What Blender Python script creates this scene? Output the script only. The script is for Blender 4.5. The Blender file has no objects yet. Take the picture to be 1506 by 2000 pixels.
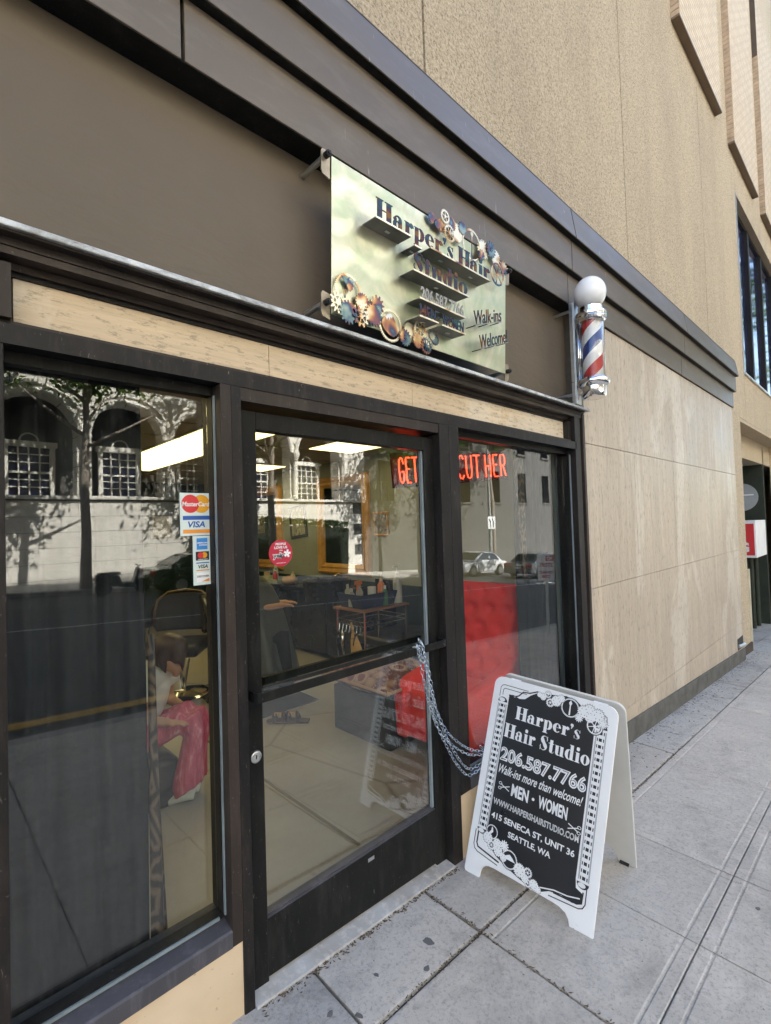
import bpy, bmesh, math, random
from mathutils import Matrix, Vector
import numpy as np
random.seed(7)
S = bpy.context.scene
COL = S.collection
R = math.radians

# ------------------------------------------------------------------ camera
cam = bpy.data.cameras.new('camera')
cam.sensor_fit = 'HORIZONTAL'; cam.sensor_width = 36.0
cam.lens = 36.0 * 956.56 / 1506.0
cam.clip_start = 0.05; cam.clip_end = 600
camo = bpy.data.objects.new('camera', cam); COL.objects.link(camo)
_r = Vector((0.72002438, -0.69323363, -0.03149662)); _u = Vector((0.00518876, -0.04000807, 0.99918588)); _f = Vector((0.69392937, 0.71960162, 0.02520977))
camo.matrix_world = Matrix(((_r.x, _u.x, -_f.x, 0.0), (_r.y, _u.y, -_f.y, -1.6), (_r.z, _u.z, -_f.z, 1.6161), (0, 0, 0, 1)))
S.camera = camo

# ------------------------------------------------------------------ sky, sun, exposure
SUN = Vector((0.30, 0.62, 0.72)).normalized()          # towards the sun: behind the shop building
w = bpy.data.worlds.new('World'); S.world = w; w.use_nodes = True
wn = w.node_tree.nodes; wl = w.node_tree.links
sky = wn.new('ShaderNodeTexSky'); sky.sky_type = 'NISHITA'; sky.sun_disc = False
sky.sun_elevation = math.asin(SUN.z); sky.sun_rotation = math.atan2(SUN.x, SUN.y)
sky.air_density = 1.0; sky.dust_density = 1.0; sky.ozone_density = 1.0
wn['Background'].inputs['Strength'].default_value = 0.105
wl.new(sky.outputs['Color'], wn['Background'].inputs['Color'])
sl = bpy.data.lights.new('sun', 'SUN'); sl.energy = 5.0; sl.angle = R(0.5); sl.color = (1.0, 0.95, 0.87)
so = bpy.data.objects.new('sun', sl); COL.objects.link(so)
so.rotation_euler = (-SUN).to_track_quat('-Z', 'Y').to_euler()
S.view_settings.view_transform = 'Standard'; S.view_settings.look = 'None'
S.view_settings.gamma = 1.0; S.view_settings.use_curve_mapping = False
S.view_settings.exposure = 2.58
S.render.engine = 'CYCLES'
cy = S.cycles
cy.use_denoising = True
try: cy.denoiser = 'OPENIMAGEDENOISE'
except Exception: pass
cy.max_bounces = 10; cy.diffuse_bounces = 4; cy.glossy_bounces = 5; cy.transparent_max_bounces = 24; cy.transmission_bounces = 6
cy.sample_clamp_indirect = 6.0; cy.caustics_reflective = False; cy.caustics_refractive = False
cy.use_adaptive_sampling = True; cy.adaptive_threshold = 0.015

SX, SY, SZ = -0.05984, 0.0215, 0.0078                    # the pavement falls to the right and to the street
KERB = -3.45
def gz(x, y=0.0):
    return SZ + SX * x + SY * max(y, KERB)

# ------------------------------------------------------------------ helpers: shader nodes
class NT:
    def __init__(s, name):
        s.m = bpy.data.materials.new(name); s.m.use_nodes = True
        s.n = s.m.node_tree.nodes; s.l = s.m.node_tree.links
        s.b = s.n['Principled BSDF']; s.out = s.n['Material Output']
    def add(s, t, **kw):
        n = s.n.new(t)
        for k, v in kw.items():
            if k in n.inputs: n.inputs[k].default_value = v
            else: setattr(n, k, v)
        return n
    def link(s, a, b): s.l.new(a, b)
    def pos(s, scale=(1, 1, 1), obj=False, rot=(0, 0, 0)):
        g = s.add('ShaderNodeTexCoord').outputs['Object'] if obj else s.add('ShaderNodeNewGeometry').outputs['Position']
        mp = s.add('ShaderNodeMapping'); mp.inputs['Scale'].default_value = scale; mp.inputs['Rotation'].default_value = rot
        s.link(g, mp.inputs['Vector']); return mp.outputs['Vector']
    def noise(s, vec, scale, detail=4, rough=.55, dist=0):
        n = s.add('ShaderNodeTexNoise'); n.inputs['Scale'].default_value = scale; n.inputs['Detail'].default_value = detail
        n.inputs['Roughness'].default_value = rough; n.inputs['Distortion'].default_value = dist
        s.link(vec, n.inputs['Vector']); return n.outputs['Fac']
    def vor(s, vec, scale, feature='F1', out='Distance'):
        n = s.add('ShaderNodeTexVoronoi'); n.feature = feature; n.inputs['Scale'].default_value = scale
        s.link(vec, n.inputs['Vector']); return n.outputs[out]
    def ramp(s, fac, stops, interp='LINEAR'):
        n = s.add('ShaderNodeValToRGB'); cr = n.color_ramp; cr.interpolation = interp
        while len(cr.elements) < len(stops): cr.elements.new(0.5)
        for e, (p, c) in zip(cr.elements, stops):
            e.position = p; e.color = (c if isinstance(c, (tuple, list)) else (c, c, c))[:3] + (1,) if not isinstance(c, (int, float)) else (c, c, c, 1)
        s.link(fac, n.inputs['Fac']); return n.outputs['Color']
    def mix(s, a, b, fac, mode='MIX'):
        n = s.add('ShaderNodeMix'); n.data_type = 'RGBA'; n.blend_type = mode
        for k, v in ((0, fac), (6, a), (7, b)):
            if hasattr(v, 'is_linked'): s.link(v, n.inputs[k])
            elif isinstance(v, (int, float)): n.inputs[k].default_value = v
            else: n.inputs[k].default_value = tuple(v) + (1,)
        return n.outputs[2]
    def math(s, op, a, b=0.0):
        n = s.add('ShaderNodeMath'); n.operation = op
        for k, v in ((0, a), (1, b)):
            if hasattr(v, 'is_linked'): s.link(v, n.inputs[k])
            else: n.inputs[k].default_value = v
        return n.outputs[0]
    def bump(s, h, strength=.3, dist=.01, prev=None):
        n = s.add('ShaderNodeBump'); n.inputs['Strength'].default_value = strength; n.inputs['Distance'].default_value = dist
        s.link(h, n.inputs['Height'])
        if prev is not None: s.link(prev, n.inputs['Normal'])
        s.link(n.outputs['Normal'], s.b.inputs['Normal']); return n.outputs['Normal']
    def color(s, c):
        if hasattr(c, 'is_linked'): s.link(c, s.b.inputs['Base Color'])
        else: s.b.inputs['Base Color'].default_value = tuple(c) + (1,)
    def rough(s, c):
        if hasattr(c, 'is_linked'): s.link(c, s.b.inputs['Roughness'])
        else: s.b.inputs['Roughness'].default_value = c

def dk(c, k): return tuple(min(1, x * k) for x in c)
def pbr(name, col, rough=.5, metal=0.0, var=.12, vs=3.0, bump=0.0, bs=60.0, stretch=(1, 1, 1), spec=.5, coat=0.0, obj=False, rvar=.08):
    t = NT(name); v = t.pos(stretch, obj)
    n1 = t.noise(v, vs, 6, .6)
    t.color(t.ramp(n1, [(.3, dk(col, 1 - var)), (.7, dk(col, 1 + var))]))
    n2 = t.noise(v, vs * 2.3, 5, .65)
    t.rough(t.ramp(n2, [(.3, max(.02, rough - rvar)), (.7, min(1, rough + rvar))]))
    t.b.inputs['Metallic'].default_value = metal; t.b.inputs['Specular IOR Level'].default_value = spec
    if coat: t.b.inputs['Coat Weight'].default_value = coat; t.b.inputs['Coat Roughness'].default_value = .08
    if bump: t.bump(t.noise(v, bs, 4, .6), bump, .004)
    return t.m
def emit(name, col, strength):
    t = NT(name); t.color((0.02, 0.02, 0.02)); t.b.inputs['Emission Color'].default_value = tuple(col) + (1,)
    t.b.inputs['Emission Strength'].default_value = strength; return t.m

# ------------------------------------------------------------------ helpers: meshes and objects
def tag(o, label=None, cat=None, group=None, kind=None):
    if label: o['label'] = label
    if cat: o['category'] = cat
    if group: o['group'] = group
    if kind: o['kind'] = kind
    return o
def thing(name, label, cat, group=None, loc=(0, 0, 0), rot=(0, 0, 0)):
    o = bpy.data.objects.new(name, None); COL.objects.link(o); o.empty_display_size = .1
    o.location = loc; o.rotation_euler = rot
    return tag(o, label, cat, group)
def inst(o, parent=None, loc=None, mat4=None, name=None):
    c = o.copy(); COL.objects.link(c)
    if parent is not None: c.parent = parent
    if mat4 is not None: c.matrix_basis = mat4
    elif loc is not None: c.location = loc
    return c

class MB:
    def __init__(s): s.v = []; s.f = []; s.M = None
    def P(s, pts):
        b = len(s.v)
        if s.M is not None: pts = [s.M @ Vector(p) for p in pts]
        s.v.extend([tuple(p) for p in pts]); return b
    def box(s, x0, x1, y0, y1, z0, z1):
        b = s.P([(x0, y0, z0), (x1, y0, z0), (x1, y1, z0), (x0, y1, z0), (x0, y0, z1), (x1, y0, z1), (x1, y1, z1), (x0, y1, z1)])
        s.f += [(b + i, b + j, b + k, b + l) for i, j, k, l in ((3, 2, 1, 0), (4, 5, 6, 7), (0, 1, 5, 4), (1, 2, 6, 5), (2, 3, 7, 6), (3, 0, 4, 7))]; return s
    def hexa(s, p):                                     # 8 corners, bottom ring then top ring
        b = s.P(p)
        s.f += [(b + i, b + j, b + k, b + l) for i, j, k, l in ((3, 2, 1, 0), (4, 5, 6, 7), (0, 1, 5, 4), (1, 2, 6, 5), (2, 3, 7, 6), (3, 0, 4, 7))]; return s
    def face(s, pts): b = s.P(pts); s.f.append(tuple(range(b, b + len(pts)))); return s
    def prism(s, poly, h0, h1, fn=lambda u, v, w: (u, v, w)):
        n = len(poly); b = s.P([fn(u, v, h0) for u, v in poly] + [fn(u, v, h1) for u, v in poly])
        s.f.append(tuple(b + i for i in reversed(range(n)))); s.f.append(tuple(b + n + i for i in range(n)))
        for i in range(n): j = (i + 1) % n; s.f.append((b + i, b + j, b + n + j, b + n + i))
        return s
    def tube(s, pts, r, n=8, closed=False, cap=True, sq=1.0):
        pts = [Vector(p) for p in pts]; m = len(pts)
        rr = r if isinstance(r, (list, tuple)) else [r] * m
        up = None; rings = []
        for i, p in enumerate(pts):
            a = pts[i - 1] if (i > 0 or closed) else p; c = pts[(i + 1) % m] if (i < m - 1 or closed) else p
            d = (c - a); d = d.normalized() if d.length > 1e-9 else Vector((0, 0, 1))
            if up is None:
                up = Vector((0, 0, 1)) if abs(d.z) < .9 else Vector((1, 0, 0))
            x = d.cross(up)
            if x.length < 1e-6: x = d.orthogonal()
            x.normalize(); y = x.cross(d).normalized(); up = y
            rings.append([p + x * (math.cos(2 * math.pi * k / n) * rr[i]) + y * (math.sin(2 * math.pi * k / n) * rr[i] * sq) for k in range(n)])
        b = s.P([q for rg in rings for q in rg])
        for i in range(m if closed else m - 1):
            j = (i + 1) % m
            for k in range(n):
                l = (k + 1) % n; s.f.append((b + i * n + k, b + i * n + l, b + j * n + l, b + j * n + k))
        if cap and not closed:
            s.f.append(tuple(b + k for k in reversed(range(n)))); s.f.append(tuple(b + (m - 1) * n + k for k in range(n)))
        return s
    def lathe(s, prof, c=(0, 0, 0), n=24, axis='z'):
        c = Vector(c); pts = []
        for r_, z in prof:
            for k in range(n):
                a = 2 * math.pi * k / n; u, v = r_ * math.cos(a), r_ * math.sin(a)
                pts.append(c + (Vector((u, v, z)) if axis == 'z' else Vector((u, z, v)) if axis == 'y' else Vector((z, u, v))))
        b = s.P(pts)
        for i in range(len(prof) - 1):
            for k in range(n):
                l = (k + 1) % n; s.f.append((b + i * n + k, b + i * n + l, b + (i + 1) * n + l, b + (i + 1) * n + k))
        if prof[0][0] > 1e-5: s.f.append(tuple(b + k for k in range(n)))
        if prof[-1][0] > 1e-5: s.f.append(tuple(b + (len(prof) - 1) * n + k for k in range(n)))
        return s
    def ball(s, c, r, nu=14, nv=9):
        rx, ry, rz = r if isinstance(r, (tuple, list)) else (r, r, r)
        M0 = s.M; pts = []
        b0 = len(s.v)
        top = s.P([(c[0], c[1], c[2] - rz)])
        b = s.P([(c[0] + rx * math.sin(math.pi * i / nv) * math.cos(2 * math.pi * k / nu), c[1] + ry * math.sin(math.pi * i / nv) * math.sin(2 * math.pi * k / nu), c[2] - rz * math.cos(math.pi * i / nv)) for i in range(1, nv) for k in range(nu)])
        e = s.P([(c[0], c[1], c[2] + rz)])
        for k in range(nu):
            l = (k + 1) % nu
            s.f.append((top, b + l, b + k)); s.f.append((e, b + (nv - 2) * nu + k, b + (nv - 2) * nu + l))
            for i in range(nv - 2): s.f.append((b + i * nu + k, b + i * nu + l, b + (i + 1) * nu + l, b + (i + 1) * nu + k))
        return s
    def grid(s, nu, nv, fn, closed_u=False):
        b = s.P([fn(i / nu, j / nv) for j in range(nv + 1) for i in range(nu + 1)])
        for j in range(nv):
            for i in range(nu):
                a = b + j * (nu + 1) + i; s.f.append((a, a + 1, a + nu + 2, a + nu + 1))
        return s
    def raw(s, v, f): b = s.P(v); s.f += [tuple(b + i for i in q) for q in f]; return s
    def mesh(s, name, mat=None, smooth=False, recalc=True, clean=False):
        me = bpy.data.meshes.new(name); me.from_pydata(s.v, [], s.f); me.update()
        if recalc:
            bm = bmesh.new(); bm.from_mesh(me)
            if clean: bmesh.ops.remove_doubles(bm, verts=bm.verts, dist=1e-5)
            bmesh.ops.recalc_face_normals(bm, faces=bm.faces); bm.to_mesh(me); bm.free()
        if mat is not None: me.materials.append(mat)
        if smooth: me.polygons.foreach_set('use_smooth', [True] * len(me.polygons))
        return me
    def build(s, name, mat=None, parent=None, smooth=False, bevel=0.0, recalc=True, solid=0.0, sub=0, remesh=0.0, seg=2, autos=False, clean=False):
        me = s.mesh(name, mat, smooth or bool(remesh), recalc, clean)
        o = bpy.data.objects.new(name, me); COL.objects.link(o)
        if parent is not None: o.parent = parent
        if remesh:
            m = o.modifiers.new('r', 'REMESH'); m.mode = 'VOXEL'; m.voxel_size = remesh; m.use_smooth_shade = True
            m = o.modifiers.new('s', 'SMOOTH'); m.factor = .6; m.iterations = 5
        if solid: m = o.modifiers.new('t', 'SOLIDIFY'); m.thickness = solid; m.offset = 0
        if bevel:
            m = o.modifiers.new('b', 'BEVEL'); m.width = bevel; m.segments = seg; m.limit_method = 'ANGLE'; m.angle_limit = R(40)
        if sub: m = o.modifiers.new('u', 'SUBSURF'); m.levels = sub; m.render_levels = sub
        if autos:
            me.polygons.foreach_set('use_smooth', [True] * len(me.polygons))
            try: me.set_sharp_from_angle(angle=R(35))
            except Exception: pass
        return o

def box(name, mat, parent, x0, x1, y0, y1, z0, z1, bevel=0.0):
    return MB().box(x0, x1, y0, y1, z0, z1).build(name, mat, parent, bevel=bevel)

# ------------------------------------------------------------------ helpers: lettering
def text2d(body, size=1.0, off=0.0, xs=1.0, shear=0.0, align='LEFT', extrude=0.0, res=3, space=1.0):
    cu = bpy.data.curves.new('t', 'FONT'); cu.body = body; cu.size = size; cu.offset = off; cu.shear = shear
    cu.align_x = align; cu.extrude = extrude; cu.resolution_u = res; cu.space_character = space; cu.fill_mode = 'BOTH' if extrude else 'FRONT'
    ob = bpy.data.objects.new('t', cu)
    me = bpy.data.meshes.new_from_object(ob)
    v = [(p.co.x * xs, p.co.y, p.co.z) for p in me.vertices]; f = [tuple(p.vertices) for p in me.polygons]
    bpy.data.objects.remove(ob); bpy.data.curves.remove(cu); bpy.data.meshes.remove(me)
    return v, f
def fit(v, x0, x1, y0, y1):                             # stretch lettering into a box
    if not v: return v
    ax, bx_ = min(p[0] for p in v), max(p[0] for p in v); ay, by = min(p[1] for p in v), max(p[1] for p in v)
    return [(x0 + (p[0] - ax) / max(1e-9, bx_ - ax) * (x1 - x0), y0 + (p[1] - ay) / max(1e-9, by - ay) * (y1 - y0), p[2]) for p in v]

def _R(a, b, c, d): return lambda x, y: (x >= a) & (x <= b) & (y >= c) & (y <= d)
def _E(cx, cy, rx, ry): return lambda x, y: ((x - cx) / rx) ** 2 + ((y - cy) / ry) ** 2 <= 1
def _O(*fs): return lambda x, y: np.any([f(x, y) for f in fs], axis=0)
def _A(f, g): return lambda x, y: f(x, y) & g(x, y)
def _N(f, g): return lambda x, y: f(x, y) & ~g(x, y)
def _L(x0, y0, x1, y1, wd):
    def g(x, y):
        dx, dy = x1 - x0, y1 - y0; t = np.clip(((x - x0) * dx + (y - y0) * dy) / (dx * dx + dy * dy), 0, 1)
        return (x - x0 - t * dx) ** 2 + (y - y0 - t * dy) ** 2 <= (wd / 2) ** 2
    return g
_sS = _O(_N(_N(_E(.33, .72, .30, .28), _E(.37, .76, .19, .20)), _R(.34, 1, -1, .74)), _N(_N(_E(.31, .28, .31, .28), _E(.27, .24, .20, .20)), _R(-1, .30, .26, 2)),
         _L(.17, .74, .47, .28, .25), _R(.56, .61, .66, 1.0), _R(.02, .07, 0, .34))
FAT = {
 'H': (1.02, _O(_R(.08, .38, 0, 1), _R(.64, .94, 0, 1), _R(0, .46, 0, .045), _R(.56, 1.02, 0, .045), _R(0, .46, .955, 1), _R(.56, 1.02, .955, 1), _R(.38, .64, .48, .53))),
 'a': (.70, _O(_R(.34, .58, 0, .48), _N(_E(.22, .19, .23, .20), _E(.28, .19, .08, .15)), _A(_N(_E(.33, .44, .25, .23), _E(.28, .42, .12, .18)), _R(0, 1, .42, 1)), _E(.13, .46, .10, .09), _R(.58, .70, 0, .045))),
 'r': (.60, _O(_R(.08, .33, 0, .65), _R(0, .42, 0, .045), _R(0, .3, .61, .65), _E(.48, .54, .11, .12), _N(_E(.46, .40, .18, .26), _O(_E(.49, .36, .14, .25), _R(-1, 2, -1, .45))))),
 'p': (.76, _O(_R(.08, .33, -.3, .65), _R(0, .43, -.3, -.255), _R(0, .3, .61, .65), _A(_N(_E(.43, .33, .31, .335), _E(.38, .33, .10, .29)), _R(.3, 1, -1, 2)))),
 'e': (.66, _O(_N(_E(.33, .33, .33, .335), _O(_E(.37, .33, .11, .285), _R(.44, 1, .13, .335))), _R(.14, .62, .335, .38))),
 "'": (.30, _O(_E(.13, .86, .12, .12), _L(.21, .84, .1, .64, .07))),
 's': (.46, lambda x, y: _sS(x / .74, y / .66)),
 'S': (.66, _sS),
 'i': (.40, _O(_R(.08, .33, 0, .65), _R(0, .41, 0, .045), _R(0, .3, .61, .65), _E(.2, .87, .13, .13))),
 't': (.50, _O(_R(.12, .37, .08, .86), _R(0, .48, .6, .65), _N(_E(.32, .12, .2, .13), _E(.38, .16, .12, .12)))),
 'u': (.80, _O(_R(.08, .33, .14, .65), _R(.47, .72, 0, .65), _R(0, .3, .61, .65), _R(.38, .68, .61, .65), _N(_E(.31, .17, .23, .18), _E(.40, .2, .12, .15)), _R(.7, .8, 0, .045))),
 'd': (.78, _O(_R(.43, .68, 0, 1), _R(.34, .66, .955, 1), _R(.66, .78, 0, .045), _A(_N(_E(.33, .33, .31, .335), _E(.37, .33, .10, .29)), _R(-1, .46, -1, 2)))),
 'o': (.70, _N(_E(.35, .33, .35, .335), _E(.35, .33, .11, .29))),
 ' ': (.34, lambda x, y: np.zeros_like(x, bool)),
}
def fat(body, res=40):
    """fat-face lettering as merged rectangles, cap height 1"""
    rects = []; x0 = 0.0
    for ch in body:
        wd, fn = FAT[ch]
        xs = (np.arange(int(wd * res) + 3) - 1 + .5) / res; ys = (np.arange(int(1.36 * res)) + .5) / res - .33
        g = fn(*np.meshgrid(xs, ys)); open_ = {}
        for j in range(len(ys)):
            row = g[j]; runs = []; i = 0
            while i < len(xs):
                if row[i]:
                    k = i
                    while k < len(xs) and row[k]: k += 1
                    runs.append((i, k)); i = k
                else: i += 1
            new = {}
            for rn in runs: new[rn] = open_.pop(rn, j)
            for (a, b), j0 in open_.items(): rects.append((x0 + (a - 1) / res, x0 + (b - 1) / res, j0 / res - .33, j / res - .33))
            open_ = new
        for (a, b), j0 in open_.items(): rects.append((x0 + (a - 1) / res, x0 + (b - 1) / res, j0 / res - .33, len(ys) / res - .33))
        x0 += wd + .05
    return rects, x0 - .05
def fat_into(mb, body, u0, u1, base, cap, w0, w1, fn, flat=False):
    rc, wd = fat(body); k = (u1 - u0) / wd
    for a, b, c, d in rc:
        A, B, Cc, Dd = u0 + a * k, u0 + b * k, base + c * cap, base + d * cap
        if flat: mb.face([fn(A, Cc, w1), fn(B, Cc, w1), fn(B, Dd, w1), fn(A, Dd, w1)])
        else: mb.hexa([fn(A, Cc, w0), fn(B, Cc, w0), fn(B, Dd, w0), fn(A, Dd, w0), fn(A, Cc, w1), fn(B, Cc, w1), fn(B, Dd, w1), fn(A, Dd, w1)])
def gear2d(mb, cu, cv, r, teeth, hole, w0, w1, fn, spokes=0, tooth=.14, hub=.2, flat=False, dots=0):
    """toothed wheel: rim with teeth, open centre (hole as a share of r), spokes and hub"""
    n = teeth * 4; ro = []
    for k in range(n):
        ro.append(r if k % 4 in (0, 1) else r * (1 - tooth))
    def pt(rad, a, ww): return fn(cu + rad * math.cos(a), cv + rad * math.sin(a), ww)
    ri = r * hole
    for k in range(n):
        a0, a1 = 2 * math.pi * k / n, 2 * math.pi * (k + 1) / n; R0, R1 = ro[k], ro[(k + 1) % n]
        if ri > 1e-6:
            q = [(ri, a0), (R0, a0), (R1, a1), (ri, a1)]
        else:
            q = [(0, a0), (R0, a0), (R1, a1)]
        if flat: mb.face([pt(x, a, w1) for x, a in q])
        else:
            m = len(q); b = mb.P([pt(x, a, w0) for x, a in q] + [pt(x, a, w1) for x, a in q])
            mb.f.append(tuple(b + m + i for i in range(m))); mb.f.append(tuple(b + i for i in reversed(range(m))))
            mb.f.append((b + 1, b + 2, b + m + 2, b + m + 1))
            if m == 4: mb.f.append((b + 3, b, b + m, b + m + 3))
    for k in range(spokes):
        a = 2 * math.pi * k / spokes + .3; c_, s_ = math.cos(a), math.sin(a); hw = r * .05; L = ri * 1.02
        q = [(-s_ * hw, c_ * hw), (s_ * hw, -c_ * hw), (c_ * L + s_ * hw, s_ * L - c_ * hw), (c_ * L - s_ * hw, s_ * L + c_ * hw)]
        P_ = [(cu + x, cv + y) for x, y in q]
        if flat: mb.face([fn(x, y, w1 + .00006) for x, y in P_])
        else: mb.prism(P_, w0 + .0002, w1 - .0002 + .0001 * k, fn)
    if spokes and hub:
        P_ = [(cu + r * hub * math.cos(2 * math.pi * k / 14), cv + r * hub * math.sin(2 * math.pi * k / 14)) for k in range(14)]
        if flat: mb.face([fn(x, y, w1 + .00012) for x, y in P_])
        else: mb.prism(P_, w0 - .0006, w1 + .0012, fn)

# ------------------------------------------------------------------ materials
def m_concrete(name, base, dark, old=0.0):
    t = NT(name); v = t.pos()
    big = t.noise(v, 1.1, 5, .6); mid = t.noise(v, 11, 7, .7); fine = t.noise(v, 62, 6, .85); sp = t.vor(v, 120); blot = t.noise(v, 24, 5, .7)
    c = t.mix(dark, base, t.ramp(big, [(.25, 0.0), (.6, 1.0)]))
    c = t.mix(c, dk(base, 1.18), t.ramp(mid, [(.45, 0.0), (.68, .7)]))
    c = t.mix(c, dk(dark, .55), t.ramp(fine, [(.51, 0.0), (.62, .62)]))
    c = t.mix(c, dk(base, 1.35), t.ramp(sp, [(.0, .6), (.16, 0.0)])); c = t.mix(c, dk(dark, .62), t.ramp(blot, [(.56, 0.0), (.70, .5)]))
    st = t.noise(t.pos((1.0, 1.6, 1)), 2.7, 7, .75, .6)
    c = t.mix(c, dk(dark, .6), t.ramp(st, [(.52, 0.0), (.72, .55 + .3 * old)]))
    oi = t.add('ShaderNodeObjectInfo'); c = t.mix(c, dk(dark, .8), t.ramp(oi.outputs['Random'], [(.0, 0.0), (1.0, .30)])); t.color(c); t.rough(t.ramp(mid, [(.3, .72), (.7, .9)])); t.b.inputs['Specular IOR Level'].default_value = .35
    b1 = t.bump(fine, .35, .004); t.bump(mid, .12, .006, b1)
    return t.m
M_slab = m_concrete('pavement_concrete', (.545, .505, .455), (.40, .372, .335))
M_slab_old = m_concrete('old_pavement_concrete', (.45, .43, .40), (.30, .28, .255), 1.0)
M_kerb = m_concrete('kerb_concrete', (.40, .39, .37), (.28, .27, .26))
def m_dirt():
    t = NT('joint_dirt'); v = t.pos()
    n = t.noise(v, 120, 5, .7); n2 = t.noise(v, 6, 4)
    c = t.ramp(n, [(.3, (.03, .024, .018)), (.55, (.10, .075, .05)), (.75, (.19, .15, .10))])
    t.color(t.mix(c, (.05, .04, .035), t.ramp(n2, [(.4, 0.0), (.7, .6)]))); t.rough(.95); t.bump(n, .8, .01); return t.m
M_dirt = m_dirt()
def m_travertine(name, vertical=True, base=(.57, .455, .325)):
    t = NT(name); s = (7, 7, .42) if vertical else (.9, .9, 22)
    v = t.pos(s); v2 = t.pos((2.2, 2.2, .3) if vertical else (.5, .5, 7)); vp = t.pos((1, 1, .26) if vertical else (.30, .30, 1))
    a = t.noise(v, 1.7, 9, .84, .5); b = t.noise(v2, 1.3, 6, .65, .6); pits = t.noise(vp, 46 if vertical else 64, 6, .74)
    big = t.noise(t.pos(), .8, 4, .6)
    c = t.ramp(a, [(.34, dk(base, .66)), (.45, dk(base, .90)), (.55, dk(base, 1.02)), (.66, dk(base, 1.2))])
    c = t.mix(c, dk(base, .80), t.ramp(b, [(.45, 0.0), (.68, .8)]))
    cl = t.noise(t.pos((1.3, 1.3, .55)), 1.1, 6, .62, .8); c = t.mix(c, (.74, .68, .58), t.ramp(cl, [(.54, 0.0), (.60, .42)])); c = t.mix(c, dk(base, .72), t.ramp(big, [(.30, .5), (.44, 0.0)]))
    c = t.mix(c, dk(base, .38), t.ramp(pits, [(.54, 0.0), (.62, .66)]))
    t.color(c); t.rough(t.ramp(big, [(.35, .36), (.65, .52)])); t.b.inputs['Specular IOR Level'].default_value = .45
    b1 = t.bump(pits, -.35, .004); t.bump(a, .05, .003, b1); return t.m
M_trav = m_travertine('travertine_vertical_grain', True, (.53, .44, .335))
M_travh = m_travertine('travertine_cross_cut', False, (.64, .50, .335))
def m_bulk():
    t = NT('pitted_bulkhead_stone'); v = t.pos((1, 1, 1.9)); p = t.noise(v, 46, 5, .62, .4); b = t.noise(t.pos(), 3, 5)
    c = t.ramp(b, [(.3, (.55, .42, .27)), (.7, (.66, .52, .36))])
    t.color(t.mix(c, (.24, .17, .105), t.ramp(p, [(.66, 0.0), (.73, .8)]))); t.rough(.6); t.bump(p, -.3, .004); return t.m
M_bulk = m_bulk()
def m_stucco():
    t = NT('pebble_dash_render'); v = t.pos()
    p = t.vor(v, 75); n = t.noise(v, 62, 5, .8); big = t.noise(t.pos((1, 1, .35)), .55, 5, .6); st = t.noise(t.pos((2.2, 2.2, .12)), 1.5, 4, .6)
    c = t.ramp(n, [(.34, (.24, .17, .10)), (.46, (.60, .475, .315)), (.62, (.80, .68, .50))])
    c = t.mix(c, (.70, .61, .47), t.ramp(p, [(.0, .5), (.25, 0.0)]))
    c = t.mix(c, (.27, .205, .14), t.ramp(big, [(.48, 0.0), (.72, .4)])); c = t.mix(c, (.25, .19, .13), t.ramp(st, [(.55, 0.0), (.75, .2)]))
    t.color(c); t.rough(.92); b1 = t.bump(n, 1.0, .02); t.bump(p, -.5, .012, b1); return t.m
M_stucco = m_stucco()
def m_fascia():
    t = NT('bronze_painted_fascia'); v = t.pos(); big = t.noise(t.pos((.6, .6, 1.5)), 1.3, 4); st = t.noise(t.pos((20, 20, .5)), 2, 4, .6)
    c = t.ramp(big, [(.3, (.118, .093, .066)), (.7, (.142, .113, .082))]); c = t.mix(c, (.09, .075, .06), t.ramp(st, [(.64, 0.0), (.78, .5)]))
    sp = t.noise(t.pos((1, 1, .10)), 34, 3, .5); c = t.mix(c, (.45, .43, .39), t.ramp(sp, [(.70, 0.0), (.74, .5)])); du = t.noise(t.pos((.8, .8, 3)), 3.5, 6, .7); c = t.mix(c, (.21, .18, .145), t.ramp(du, [(.5, 0.0), (.72, .45)]))
    t.color(c); t.rough(t.ramp(big, [(.3, .34), (.7, .46)])); t.b.inputs['Specular IOR Level'].default_value = .42; t.bump(big, .10, .02); return t.m
M_fascia = m_fascia()
def m_panel():
    t = NT('brown_painted_sign_band'); v = t.pos(); a = t.noise(t.pos((1, 1, 2.5)), 7, 6, .6, .5); big = t.noise(v, .9, 4)
    t.color(t.ramp(big, [(.3, (.110, .086, .060)), (.7, (.138, .109, .077))])); t.rough(.6); t.b.inputs['Specular IOR Level'].default_value = .35; t.bump(a, .35, .012); return t.m
M_panel = m_panel()
def m_frame(name, base, base2, scr=.5, rough=.42, spec=.18):
    t = NT(name); v = t.pos(); big = t.noise(t.pos((1.4, 1.4, .7)), 2.2, 5, .6); sc = t.noise(t.pos((3, 3, 1)), 42, 4, .7, .6)
    c = t.mix(base, base2, t.ramp(big, [(.35, 0.0), (.65, 1.0)])); du = t.noise(t.pos((6, 6, 1.2)), 3, 6, .7); c = t.mix(c, dk(base2, 2.6), t.ramp(du, [(.5, 0.0), (.75, .55)])); c = t.mix(c, (.32, .28, .24), t.ramp(sc, [(.645, 0.0), (.72, scr)]))
    t.color(c); t.b.inputs['Specular IOR Level'].default_value = spec; t.rough(t.ramp(big, [(.3, rough - .08), (.7, rough + .12)])); t.bump(sc, -.08, .002); return t.m
M_frame = m_frame('worn_black_storefront_paint', (.012, .0115, .0118), (.024, .020, .018))
M_brown = m_frame('worn_brown_storefront_paint', (.046, .035, .029), (.028, .022, .019))
M_door = m_frame('black_door_paint', (.010, .010, .010), (.018, .018, .0165), .35, .36, .10)
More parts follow.
